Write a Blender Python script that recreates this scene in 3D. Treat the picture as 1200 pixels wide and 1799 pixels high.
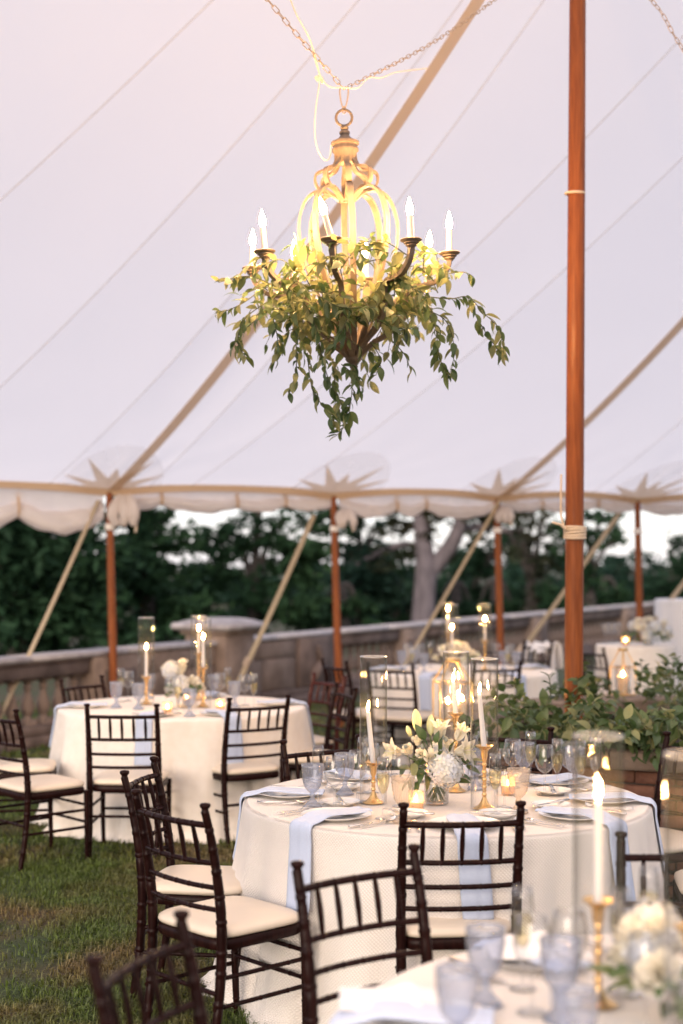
import bpy, math, random
import numpy as np
from math import sin, cos, pi, radians as RAD, sqrt, atan2
from mathutils import Vector, Matrix, noise as mnoise

random.seed(7)
rng = np.random.default_rng(7)
scene = bpy.context.scene
for o in list(bpy.data.objects):
    bpy.data.objects.remove(o, do_unlink=True)
COL = scene.collection

# ---------------------------------------------------------------- camera
EYE = 1.75
FPX = 2499.0                      # focal length in photo pixels (50 mm on a 36 mm tall frame, 1799 px)
HOR = 987.0                       # row of the horizon in the photo
cam_data = bpy.data.cameras.new('camera')
cam = bpy.data.objects.new('camera', cam_data)
COL.objects.link(cam)
cam.location = (0, 0, EYE)
cam.rotation_euler = (pi / 2, 0, 0)
cam_data.sensor_fit = 'VERTICAL'
cam_data.sensor_height = 36.0
cam_data.sensor_width = 24.0
cam_data.lens = 50.0
cam_data.shift_y = (HOR - 899.5) / 1799.0
cam_data.clip_start = 0.05
cam_data.clip_end = 3000
cam_data.dof.use_dof = True
cam_data.dof.focus_distance = 5.95
cam_data.dof.aperture_fstop = 1.5
scene.camera = cam

# ---------------------------------------------------------------- sky, sun, exposure
SUN_EL, SUN_AZ = RAD(20), RAD(203)
world = bpy.data.worlds.new('World')
scene.world = world
world.use_nodes = True
wn, wl = world.node_tree.nodes, world.node_tree.links
wn.clear()
w_out = wn.new('ShaderNodeOutputWorld')
w_bg = wn.new('ShaderNodeBackground')
w_sky = wn.new('ShaderNodeTexSky')
w_sky.sky_type = 'NISHITA'
w_sky.sun_disc = False
w_sky.sun_elevation = SUN_EL
w_sky.sun_rotation = SUN_AZ
w_sky.air_density = 1.0
w_sky.dust_density = 0.6
w_sky.ozone_density = 2.0
w_mix = wn.new('ShaderNodeMix'); w_mix.data_type = 'RGBA'          # an even veil of high cloud over the blue
w_mix.inputs[0].default_value = 0.90
w_mix.inputs[7].default_value = (1.16, 1.09, 1.24, 1)
wl.new(w_sky.outputs[0], w_mix.inputs[6])
wl.new(w_mix.outputs[2], w_bg.inputs[0])
w_bg.inputs[1].default_value = 0.10
wl.new(w_bg.outputs[0], w_out.inputs[0])

sun_data = bpy.data.lights.new('fill_sun', 'SUN')
sun_data.energy = 0.62
sun_data.angle = RAD(40)
sun_data.color = (1.0, 0.82, 0.66)
fill_sun = bpy.data.objects.new('fill_sun', sun_data)
COL.objects.link(fill_sun)
fill_sun.location = (0, -20, 40)
sun_dir = Vector((sin(SUN_AZ) * cos(SUN_EL), cos(SUN_AZ) * cos(SUN_EL), sin(SUN_EL)))     # towards an added low warm fill behind the camera, brightening the cloth fronts
fill_sun.rotation_euler = sun_dir.to_track_quat('Z', 'Y').to_euler()

scene.view_settings.view_transform = 'Standard'
scene.view_settings.look = 'None'
scene.view_settings.gamma = 1.0
scene.view_settings.exposure = 3.0
scene.view_settings.use_curve_mapping = False

cy = scene.cycles
cy.use_denoising = True
cy.max_bounces = 10
cy.diffuse_bounces = 4
cy.glossy_bounces = 4
cy.transmission_bounces = 6
cy.transparent_max_bounces = 32
cy.sample_clamp_indirect = 4.0
cy.sample_clamp_direct = 0.0
cy.caustics_reflective = False
cy.caustics_refractive = False
cy.use_light_tree = True

BULB, FLAME = 250.0, 280.0          # radiance of the chandelier bulbs and of the candle flames

# ---------------------------------------------------------------- helpers: pixels of the photo to places
def at(px, py, D):
    return Vector(((px - 600) / FPX * D, D, EYE + (HOR - py) / FPX * D))
def onz(px, py, z):
    D = (EYE - z) * FPX / (py - HOR)
    return Vector(((px - 600) / FPX * D, D, z))

# ---------------------------------------------------------------- helpers: materials
def nodes_of(m):
    m.use_nodes = True
    nt = m.node_tree
    return nt, nt.nodes, nt.links
def mat(name, col, rough=0.5, metal=0.0, col2=None, nscale=8.0, bump=0.0, bscale=60.0, stretch=None,
        spec=0.5, coat=0.0, trans=0.0, tcol=None, rand=0.0, sheen=0.0, detail=4.0, emit=None, es=0.0, alpha=1.0):
    m = bpy.data.materials.new(name)
    nt, N, L = nodes_of(m)
    b = N['Principled BSDF']
    b.inputs['Roughness'].default_value = rough
    b.inputs['Metallic'].default_value = metal
    b.inputs['Specular IOR Level'].default_value = spec
    b.inputs['Coat Weight'].default_value = coat
    b.inputs['Coat Roughness'].default_value = 0.12
    b.inputs['Sheen Weight'].default_value = sheen
    b.inputs['Base Color'].default_value = (*col, 1)
    vec = None
    if col2 or bump:
        tc = N.new('ShaderNodeTexCoord')
        vec = tc.outputs['Object']
        if stretch:
            mp = N.new('ShaderNodeMapping'); mp.inputs['Scale'].default_value = stretch
            L.new(vec, mp.inputs[0]); vec = mp.outputs[0]
    csock = None
    if col2:
        nz = N.new('ShaderNodeTexNoise'); nz.inputs['Scale'].default_value = nscale; nz.inputs['Detail'].default_value = detail
        L.new(vec, nz.inputs['Vector'])
        rp = N.new('ShaderNodeValToRGB')
        rp.color_ramp.elements[0].position = 0.32; rp.color_ramp.elements[0].color = (*col, 1)
        rp.color_ramp.elements[1].position = 0.68; rp.color_ramp.elements[1].color = (*col2, 1)
        L.new(nz.outputs[0], rp.inputs[0]); csock = rp.outputs[0]
    if rand:
        oi = N.new('ShaderNodeObjectInfo')
        hs = N.new('ShaderNodeHueSaturation')
        mr = N.new('ShaderNodeMapRange'); mr.inputs['To Min'].default_value = 1 - rand; mr.inputs['To Max'].default_value = 1 + rand
        L.new(oi.outputs['Random'], mr.inputs[0]); L.new(mr.outputs[0], hs.inputs['Value'])
        if csock: L.new(csock, hs.inputs['Color'])
        else: hs.inputs['Color'].default_value = (*col, 1)
        csock = hs.outputs[0]
    if csock: L.new(csock, b.inputs['Base Color'])
    if bump:
        nb = N.new('ShaderNodeTexNoise'); nb.inputs['Scale'].default_value = bscale; nb.inputs['Detail'].default_value = 5
        L.new(vec, nb.inputs['Vector'])
        bp = N.new('ShaderNodeBump'); bp.inputs['Strength'].default_value = bump; bp.inputs['Distance'].default_value = 0.01
        L.new(nb.outputs[0], bp.inputs['Height']); L.new(bp.outputs[0], b.inputs['Normal'])
    if alpha < 1: b.inputs['Alpha'].default_value = alpha
    if emit:
        b.inputs['Emission Color'].default_value = (*emit, 1); b.inputs['Emission Strength'].default_value = es
    if trans:
        tr = N.new('ShaderNodeBsdfTranslucent')
        if tcol is None and csock: L.new(csock, tr.inputs[0])
        else: tr.inputs[0].default_value = (*(tcol or col), 1)
        mx = N.new('ShaderNodeMixShader'); mx.inputs[0].default_value = trans
        out = N['Material Output']
        L.new(b.outputs[0], mx.inputs[1]); L.new(tr.outputs[0], mx.inputs[2]); L.new(mx.outputs[0], out.inputs[0])
        if alpha < 1:
            b.inputs['Alpha'].default_value = 1.0
            tp = N.new('ShaderNodeBsdfTransparent'); m2 = N.new('ShaderNodeMixShader'); m2.inputs[0].default_value = alpha
            L.new(tp.outputs[0], m2.inputs[1]); L.new(mx.outputs[0], m2.inputs[2]); L.new(m2.outputs[0], out.inputs[0])
    return m
def glass_mat(name, tint, edge=0.55, rough=0.02, body=0.0, bodycol=(1, 1, 1), bump=0.0, ior=1.45, edgetint=None, gloss=1.25, gpow=3.4):
    """thin glass: light passes, the edges reflect by Fresnel"""
    m = bpy.data.materials.new(name)
    nt, N, L = nodes_of(m)
    N.remove(N['Principled BSDF'])
    out = N['Material Output']
    lw = N.new('ShaderNodeLayerWeight'); lw.inputs[0].default_value = 0.5
    tr = N.new('ShaderNodeBsdfTransparent')
    mc = N.new('ShaderNodeMix'); mc.data_type = 'RGBA'
    pw = N.new('ShaderNodeMath'); pw.operation = 'POWER'; pw.inputs[1].default_value = 1.8
    L.new(lw.outputs['Facing'], pw.inputs[0]); L.new(pw.outputs[0], mc.inputs[0])
    mc.inputs[6].default_value = (*tint, 1); mc.inputs[7].default_value = (*(edgetint or [t * edge for t in tint]), 1)
    L.new(mc.outputs[2], tr.inputs[0])
    gl = N.new('ShaderNodeBsdfGlossy'); gl.inputs['Roughness'].default_value = rough
    gl.inputs[0].default_value = (1, 1, 1, 1)
    p5 = N.new('ShaderNodeMath'); p5.operation = 'POWER'; p5.inputs[1].default_value = gpow
    L.new(lw.outputs['Facing'], p5.inputs[0])
    f0 = gloss * ((ior - 1) / (ior + 1)) ** 2
    fr = N.new('ShaderNodeMapRange'); fr.inputs['To Min'].default_value = f0; fr.inputs['To Max'].default_value = 0.85
    L.new(p5.outputs[0], fr.inputs[0])
    a = tr.outputs[0]
    if body:
        df = N.new('ShaderNodeBsdfDiffuse'); df.inputs[0].default_value = (*bodycol, 1)
        ts = N.new('ShaderNodeBsdfTranslucent'); ts.inputs[0].default_value = (*bodycol, 1)
        m1 = N.new('ShaderNodeMixShader'); m1.inputs[0].default_value = 0.5
        L.new(df.outputs[0], m1.inputs[1]); L.new(ts.outputs[0], m1.inputs[2])
        m2 = N.new('ShaderNodeMixShader'); m2.inputs[0].default_value = body
        L.new(a, m2.inputs[1]); L.new(m1.outputs[0], m2.inputs[2]); a = m2.outputs[0]
    mx = N.new('ShaderNodeMixShader')
    L.new(fr.outputs[0], mx.inputs[0]); L.new(a, mx.inputs[1]); L.new(gl.outputs[0], mx.inputs[2])
    L.new(mx.outputs[0], out.inputs[0])
    return m
def emit_mat(name, col, strength, col2=None):
    m = bpy.data.materials.new(name)
    nt, N, L = nodes_of(m)
    N.remove(N['Principled BSDF'])
    e = N.new('ShaderNodeEmission'); e.inputs[0].default_value = (*col, 1); e.inputs[1].default_value = strength
    L.new(e.outputs[0], N['Material Output'].inputs[0])
    return m

# ---------------------------------------------------------------- helpers: meshes
class MB:
    def __init__(s):
        s.v, s.f = [], []
    def add(s, v, f):
        o = len(s.v); s.v += [tuple(p) for p in v]; s.f += [tuple(i + o for i in q) for q in f]
        return s
    def lathe(s, prof, seg=24, M=None, mod=None):
        n = len(prof); vs, fs = [], []
        for i, (r, z) in enumerate(prof):
            for k in range(seg):
                a = 2 * pi * k / seg
                rr = r + (mod(a, z, i) if mod else 0)
                vs.append(Vector((rr * cos(a), rr * sin(a), z)))
        for i in range(n - 1):
            for k in range(seg):
                k2 = (k + 1) % seg
                fs.append((i * seg + k, i * seg + k2, (i + 1) * seg + k2, (i + 1) * seg + k))
        if prof[0][0] < 1e-3 and False: pass
        if M is not None: vs = [M @ Vector(p) for p in vs]
        return s.add(vs, fs)
    def tube(s, pts, rad, seg=8, caps=True, flat=None, side=None):
        """round tube, or a flat band (flat = half thickness, rad = half width, side = the band's width direction)"""
        pts = [Vector(p) for p in pts]; n = len(pts)
        if not hasattr(rad, '__len__'): rad = [rad] * n
        vs, fs, prev = [], [], None
        for i in range(n):
            t = (pts[min(i + 1, n - 1)] - pts[max(i - 1, 0)])
            t = t.normalized() if t.length > 1e-9 else Vector((0, 0, 1))
            if side is not None:
                sd = side(i) if callable(side) else Vector(side)
                u = (sd - t * sd.dot(t)).normalized()
            elif prev is None:
                u = t.orthogonal().normalized()
            else:
                u = (prev - t * prev.dot(t)); u = u.normalized() if u.length > 1e-6 else t.orthogonal().normalized()
            prev = u; w = t.cross(u)
            if flat is None:
                for k in range(seg):
                    a = 2 * pi * k / seg
                    vs.append(pts[i] + (u * cos(a) + w * sin(a)) * rad[i])
            else:
                h = flat[i] if hasattr(flat, '__len__') else flat
                for (a, b) in ((1, 1), (-1, 1), (-1, -1), (1, -1)):
                    vs.append(pts[i] + u * a * rad[i] + w * b * h)
        sg = seg if flat is None else 4
        for i in range(n - 1):
            for k in range(sg):
                k2 = (k + 1) % sg
                fs.append((i * sg + k, i * sg + k2, (i + 1) * sg + k2, (i + 1) * sg + k))
        if caps:
            fs.append(tuple(reversed(range(sg)))); fs.append(tuple((n - 1) * sg + k for k in range(sg)))
        return s.add(vs, fs)
    def box(s, c, d, M=None, bev=0.0):
        cx, cy_, cz = c; x, y, z = d[0] / 2, d[1] / 2, d[2] / 2
        if bev:
            b = min(bev, x * .9, y * .9, z * .9); vs = []; idx = {}
            def V(*p):
                if p not in idx: idx[p] = len(vs); vs.append(Vector(p))
                return idx[p]
            fs = []
            for sx in (-1, 1):
                fs.append([V(sx * x, -(y - b), -(z - b)), V(sx * x, (y - b), -(z - b)), V(sx * x, (y - b), (z - b)), V(sx * x, -(y - b), (z - b))][::sx])
                fs.append([V(-(x - b), sx * y, -(z - b)), V(-(x - b), sx * y, (z - b)), V((x - b), sx * y, (z - b)), V((x - b), sx * y, -(z - b))][::sx])
                fs.append([V(-(x - b), -(y - b), sx * z), V((x - b), -(y - b), sx * z), V((x - b), (y - b), sx * z), V(-(x - b), (y - b), sx * z)][::sx])
            for sx in (-1, 1):
                for sy in (-1, 1):
                    fs.append([V(sx * x, sy * (y - b), -(z - b)), V(sx * (x - b), sy * y, -(z - b)), V(sx * (x - b), sy * y, (z - b)), V(sx * x, sy * (y - b), (z - b))][::sx * sy])
                    fs.append([V(sx * x, -(y - b), sy * (z - b)), V(sx * x, (y - b), sy * (z - b)), V(sx * (x - b), (y - b), sy * z), V(sx * (x - b), -(y - b), sy * z)][::sx * sy])
                    fs.append([V(-(x - b), sx * y, sy * (z - b)), V(-(x - b), sx * (y - b), sy * z), V((x - b), sx * (y - b), sy * z), V((x - b), sx * y, sy * (z - b))][::sx * sy])
                    for sz in (-1, 1):
                        fs.append([V(sx * x, sy * (y - b), sz * (z - b)), V(sx * (x - b), sy * y, sz * (z - b)), V(sx * (x - b), sy * (y - b), sz * z)][::sx * sy * sz])
            vs = [v + Vector(c) for v in vs]
        else:
            vs = [Vector((cx + a * x, cy_ + b * y, cz + g * z)) for a in (-1, 1) for b in (-1, 1) for g in (-1, 1)]
            fs = [(0, 1, 3, 2), (4, 6, 7, 5), (0, 4, 5, 1), (2, 3, 7, 6), (0, 2, 6, 4), (1, 5, 7, 3)]
        if M is not None: vs = [M @ v for v in vs]
        return s.add(vs, fs)
    def grid(s, fn, nu, nv, closed_u=False):
        vs = [fn(i / nu, j / nv) for i in range(nu + (0 if closed_u else 1)) for j in range(nv + 1)]
        fs = []
        for i in range(nu):
            i2 = (i + 1) % nu if closed_u else i + 1
            for j in range(nv):
                fs.append((i * (nv + 1) + j, i2 * (nv + 1) + j, i2 * (nv + 1) + j + 1, i * (nv + 1) + j + 1))
        return s.add(vs, fs)
    def mesh(s, name, m, smooth=True):
        me = bpy.data.meshes.new(name)
        me.from_pydata([tuple(p) for p in s.v], [], s.f)
        if m is not None:
            for mm in (m if isinstance(m, (list, tuple)) else [m]): me.materials.append(mm)
        if smooth:
            me.polygons.foreach_set('use_smooth', [True] * len(me.polygons))
            if smooth != 'all': 
                try: me.set_sharp_from_angle(angle=RAD(50))
                except Exception: pass
        me.update()
        return me
    def build(s, name, m, parent=None, smooth=True):
        return put(name, s.mesh(name, m, smooth), parent)
def put(name, me, parent=None, M=None):
    o = bpy.data.objects.new(name, me); COL.objects.link(o)
    if parent is not None: o.parent = parent
    if M is not None: o.matrix_local = M
    return o
def tag(o, label, cat, group=None, kind=None):
    o['label'] = label; o['category'] = cat
    if group: o['group'] = group
    if kind: o['kind'] = kind
    return o
def thing(name, label, cat, loc=(0, 0, 0), rz=0.0, group=None):
    o = bpy.data.objects.new(name, None); COL.objects.link(o)
    o.empty_display_size = 0.1
    o.location = loc; o.rotation_euler = (0, 0, rz)
    return tag(o, label, cat, group)
def kids(o):
    return [c for c in COL.objects if c.parent == o]
KID = {}
def remember(o):
    """note a finished thing's tree so that copies are quick"""
    ks = [c for c in bpy.data.objects if c.parent == o]
    KID[o.name] = ks
    for k in ks: remember(k)
    return o
def clone(src, label, loc, rz=0.0, scale=None, group=None, rot=None):
    def rec(o, parent):
        c = o.copy(); COL.objects.link(c)
        if parent is not None: c.parent = parent
        for k in KID.get(o.name, ()): rec(k, c)
        return c
    r = rec(src, None)
    r.location = loc; r.rotation_euler = rot if rot is not None else (0, 0, rz)
    if scale is not None: r.scale = (scale,) * 3 if not hasattr(scale, '__len__') else scale
    r['label'] = label
    if group: r['group'] = group
    return r
class Kind:
    """the first placing moves the built thing itself, the later ones copy it"""
    def __init__(s, src): s.src, s.used = remember(src), False
    def __call__(s, label, loc, rz=0.0, scale=None, group=None, rot=None):
        if s.used: return clone(s.src, label, loc, rz, scale, group, rot)
        s.used = True; r = s.src
        r.location = loc; r.rotation_euler = rot if rot is not None else (0, 0, rz)
        if scale is not None: r.scale = (scale,) * 3 if not hasattr(scale, '__len__') else scale
        r['label'] = label
        if group: r['group'] = group
        return r
def catmull(P, n=6):
    P = [Vector(p) for p in P]; out = []
    for i in range(len(P) - 1):
        p0, p1, p2, p3 = P[max(i - 1, 0)], P[i], P[i + 1], P[min(i + 2, len(P) - 1)]
        for k in range(n):
            t = k / n
            out.append(0.5 * ((2 * p1) + (p2 - p0) * t + (2 * p0 - 5 * p1 + 4 * p2 - p3) * t * t + (3 * p1 - p0 - 3 * p2 + p3) * t ** 3))
    out.append(P[-1]); return out
# ---------------------------------------------------------------- materials
M_pole = mat('pole_wood', (0.17, 0.042, 0.009), 0.5, spec=0.25, col2=(0.27, 0.078, 0.018), nscale=6, stretch=(14, 14, 0.8), bump=0.12, bscale=14, coat=0.05)
M_web = mat('webbing', (0.66, 0.50, 0.34), 0.85, col2=(0.72, 0.56, 0.39), nscale=40, trans=0.42, tcol=(0.70, 0.52, 0.34))
M_rafter = mat('rafter_webbing', (0.76, 0.62, 0.46), 0.85, trans=0.5, tcol=(0.84, 0.66, 0.48), alpha=0.72)
M_strap = mat('strap', (0.34, 0.27, 0.18), 0.9, col2=(0.42, 0.33, 0.22), nscale=30)
M_rope = mat('rope', (0.70, 0.58, 0.45), 0.9, col2=(0.62, 0.50, 0.37), nscale=60, bump=0.3, bscale=200)
M_white_tie = mat('white_tie', (0.78, 0.74, 0.70), 0.9)
M_curtain = mat('curtain', (0.78, 0.72, 0.67), 0.6, col2=(0.85, 0.80, 0.76), nscale=7, trans=0.55, tcol=(0.92, 0.86, 0.83))
M_mahog = mat('mahogany', (0.008, 0.0026, 0.0026), 0.34, col2=(0.020, 0.0062, 0.0052), nscale=9, stretch=(8, 8, 1), bump=0.05, bscale=50, coat=0.0, spec=0.10)
M_mahog_red = mat('red_mahogany', (0.045, 0.009, 0.007), 0.30, col2=(0.065, 0.014, 0.010), nscale=9, stretch=(8, 8, 1), spec=0.2)
M_seat = mat('ivory_vinyl', (0.70, 0.60, 0.48), 0.42, col2=(0.74, 0.64, 0.52), nscale=5, bump=0.03, bscale=25)
M_napkin = mat('blue_linen', (0.45, 0.52, 0.68), 0.9, col2=(0.50, 0.57, 0.72), nscale=90, stretch=(1, 1, 6), bump=0.15, bscale=260, sheen=0.2)
M_napkin_w = mat('white_linen', (0.76, 0.74, 0.74), 0.9, col2=(0.80, 0.78, 0.78), nscale=60, bump=0.15, bscale=200)
M_plate = mat('china', (0.80, 0.78, 0.75), 0.12, coat=0.3)
M_silver = mat('silver', (0.72, 0.69, 0.66), 0.2, metal=1.0)
M_brass = mat('brass', (0.80, 0.52, 0.22), 0.24, metal=1.0, bump=0.04, bscale=40)
M_gold = mat('gold_wire', (0.72, 0.50, 0.24), 0.35, metal=0.9)
M_wax = mat('wax', (0.82, 0.80, 0.80), 0.5, trans=0.3, tcol=(0.85, 0.78, 0.68))
M_pillar = mat('pillar_wax', (0.86, 0.76, 0.58), 0.5, trans=0.35, tcol=(0.95, 0.75, 0.45))
M_wick = mat('wick', (0.02, 0.015, 0.01), 0.9)
M_flame = emit_mat('flame', (1.0, 0.56, 0.19), FLAME)
M_votive_flame = emit_mat('votive_flame', (1.0, 0.55, 0.18), FLAME * 0.16)
M_bulb = emit_mat('bulb', (1.0, 0.57, 0.24), BULB)
M_glass = glass_mat('clear_glass', (0.985, 0.985, 0.985), edge=0.50, gloss=1.7, gpow=2.6)
M_hglass = glass_mat('hurricane_glass', (0.985, 0.985, 0.985), edge=0.55, ior=1.5, gloss=1.7, gpow=2.5, body=0.004, bodycol=(0.9, 0.88, 0.86))
M_rim = glass_mat('glass_rim', (0.9, 0.9, 0.9), edge=0.5, ior=1.6, gloss=2.5, gpow=1.5, body=0.30, bodycol=(0.85, 0.84, 0.82))
M_blue_glass = glass_mat('blue_glass', (0.80, 0.84, 0.925), edge=0.42, rough=0.06, body=0.25, bodycol=(0.53, 0.57, 0.68), gloss=1.7)
M_glow_glass = glass_mat('glow_tint_glass', (0.98, 0.90, 0.80), edge=0.7, rough=0.12, body=0.22, bodycol=(0.90, 0.80, 0.70))  # lit goblets' candle glow put into the colour; votive cups share it
M_wine = glass_mat('champagne', (0.965, 0.92, 0.74), edge=0.75, rough=0.02, body=0.06, bodycol=(0.80, 0.70, 0.42), ior=1.25)
M_water = glass_mat('water', (0.93, 0.95, 0.93), edge=0.8, ior=1.2)
M_cwood = mat('white_washed_wood', (0.145, 0.10, 0.07), 0.6, col2=(0.20, 0.15, 0.11), nscale=12, stretch=(5, 5, 1), bump=0.12, bscale=60)
M_sleeve = mat('candle_sleeve', (0.78, 0.70, 0.62), 0.6)
M_chain = mat('aged_chain', (0.46, 0.35, 0.26), 0.45, metal=0.5)
M_cord = mat('pale_cord', (0.72, 0.64, 0.55), 0.7)
M_petal = mat('white_petal', (0.82, 0.78, 0.68), 0.6, trans=0.3, tcol=(0.85, 0.8, 0.66), rand=0.05)
M_petal_g = mat('green_white_petal', (0.72, 0.72, 0.42), 0.6, trans=0.25)
M_hyd = mat('hydrangea_petal', (0.62, 0.66, 0.76), 0.7, col2=(0.78, 0.76, 0.66), nscale=22, trans=0.25)
M_thistle = mat('thistle', (0.20, 0.22, 0.20), 0.8)
M_stem = mat('green_stem', (0.10, 0.15, 0.05), 0.6)
M_vine = mat('vine_stem', (0.09, 0.10, 0.045), 0.7)
M_leafs = [
    mat('leaf_deep', (0.058, 0.105, 0.036), 0.38, col2=(0.085, 0.135, 0.050), nscale=14, trans=0.28, rand=0.3),
    mat('leaf_mid', (0.105, 0.155, 0.055), 0.40, col2=(0.15, 0.20, 0.075), nscale=14, trans=0.38, rand=0.3),
    mat('leaf_pale', (0.26, 0.275, 0.11), 0.45, col2=(0.32, 0.32, 0.15), nscale=14, trans=0.42, rand=0.25)]
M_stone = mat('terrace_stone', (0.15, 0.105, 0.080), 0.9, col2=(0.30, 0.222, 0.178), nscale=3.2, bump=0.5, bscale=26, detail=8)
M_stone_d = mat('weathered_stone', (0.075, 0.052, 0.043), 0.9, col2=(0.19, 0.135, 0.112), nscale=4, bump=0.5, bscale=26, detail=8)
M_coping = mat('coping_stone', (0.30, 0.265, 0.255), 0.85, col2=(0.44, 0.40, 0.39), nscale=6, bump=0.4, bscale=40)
M_cope_b = mat('planter_stone', (0.17, 0.125, 0.095), 0.9, col2=(0.29, 0.225, 0.18), nscale=7, bump=0.5, bscale=45, detail=8)
M_brick = mat('old_brick', (0.15, 0.065, 0.042), 0.9, col2=(0.24, 0.115, 0.075), nscale=14, bump=0.5, bscale=60, rand=0.3)
M_mortar = mat('mortar', (0.13, 0.11, 0.095), 0.95, bump=0.4, bscale=60)
M_soil = mat('soil', (0.035, 0.026, 0.018), 0.95, bump=0.6, bscale=30)
M_bark = mat('bark', (0.085, 0.073, 0.082), 0.9, col2=(0.155, 0.133, 0.146), nscale=3, stretch=(3, 3, 0.8), bump=0.8, bscale=7)
M_bark_d = mat('dark_bark', (0.05, 0.042, 0.038), 0.95, bump=0.8, bscale=9)
def tree_leaf(n, a, b):
    return mat(n, a, 0.6, col2=b, nscale=0.55, trans=0.22, spec=0.06)
M_tleaf = [tree_leaf('tree_leaf_dark', (0.011, 0.028, 0.015), (0.024, 0.055, 0.027)),
           tree_leaf('tree_leaf_mid', (0.018, 0.044, 0.022), (0.036, 0.076, 0.034)),
           tree_leaf('tree_leaf_brown', (0.040, 0.038, 0.024), (0.026, 0.045, 0.024)),
           tree_leaf('tree_leaf_blue', (0.015, 0.038, 0.027), (0.030, 0.062, 0.041))]

def canopy_material():
    m = bpy.data.materials.new('sailcloth')
    nt, N, L = nodes_of(m)
    b = N['Principled BSDF']; out = N['Material Output']
    b.inputs['Base Color'].default_value = (0.82, 0.79, 0.77, 1); b.inputs['Roughness'].default_value = 0.8
    tc = N.new('ShaderNodeTexCoord')
    nz = N.new('ShaderNodeTexNoise'); nz.inputs['Scale'].default_value = 1.4; nz.inputs['Detail'].default_value = 3
    bp = N.new('ShaderNodeBump'); bp.inputs['Strength'].default_value = 0.12; bp.inputs['Distance'].default_value = 0.05
    L.new(tc.outputs['Object'], nz.inputs['Vector']); L.new(nz.outputs[0], bp.inputs['Height']); L.new(bp.outputs[0], b.inputs['Normal'])
    tr = N.new('ShaderNodeBsdfTranslucent'); tr.inputs[0].default_value = (0.94, 0.91, 0.90, 1)
    mx = N.new('ShaderNodeMixShader'); mx.inputs[0].default_value = 0.70
    L.new(b.outputs[0], mx.inputs[1]); L.new(tr.outputs[0], mx.inputs[2]); L.new(mx.outputs[0], out.inputs[0])
    return m
M_canopy = canopy_material()
M_seam = mat('seam', (0.76, 0.69, 0.63), 0.85, trans=0.52, tcol=(0.86, 0.70, 0.56), alpha=0.17)
M_patch = mat('patch', (0.74, 0.62, 0.49), 0.85, trans=0.5, tcol=(0.92, 0.76, 0.60), alpha=0.95)
M_patch_pale = mat('pale_patch', (0.80, 0.76, 0.72), 0.85, trans=0.55, tcol=(0.88, 0.83, 0.80), alpha=0.22)

def cloth_material():
    """ivory table linen with a small raised waffle"""
    m = bpy.data.materials.new('waffle_linen')
    nt, N, L = nodes_of(m)
    b = N['Principled BSDF']
    b.inputs['Roughness'].default_value = 0.85; b.inputs['Sheen Weight'].default_value = 0.15
    uv = N.new('ShaderNodeUVMap')
    w1 = N.new('ShaderNodeTexWave'); w1.bands_direction = 'X'; w1.inputs['Scale'].default_value = 34
    w2 = N.new('ShaderNodeTexWave'); w2.bands_direction = 'Y'; w2.inputs['Scale'].default_value = 34
    mp = N.new('ShaderNodeMapping'); mp.inputs['Rotation'].default_value = (0, 0, 0.785); L.new(uv.outputs[0], mp.inputs[0])
    L.new(mp.outputs[0], w1.inputs[0]); L.new(mp.outputs[0], w2.inputs[0])
    mu = N.new('ShaderNodeMath'); mu.operation = 'MULTIPLY'
    L.new(w1.outputs[1], mu.inputs[0]); L.new(w2.outputs[1], mu.inputs[1])
    bp = N.new('ShaderNodeBump'); bp.inputs['Strength'].default_value = 0.7; bp.inputs['Distance'].default_value = 0.004
    L.new(mu.outputs[0], bp.inputs['Height']); L.new(bp.outputs[0], b.inputs['Normal'])
    rp = N.new('ShaderNodeValToRGB')
    rp.color_ramp.elements[0].color = (0.74, 0.685, 0.63, 1); rp.color_ramp.elements[1].color = (0.85, 0.795, 0.74, 1)
    rp.color_ramp.elements[1].position = 0.5
    L.new(mu.outputs[0], rp.inputs[0]); L.new(rp.outputs[0], b.inputs['Base Color'])
    return m
M_cloth = cloth_material()
M_cloth_far = mat('ivory_linen', (0.78, 0.71, 0.63), 0.85, col2=(0.82, 0.76, 0.69), nscale=20, sheen=0.15)  # ivory made creamier, so some warm lamplight sits in the colour

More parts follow.
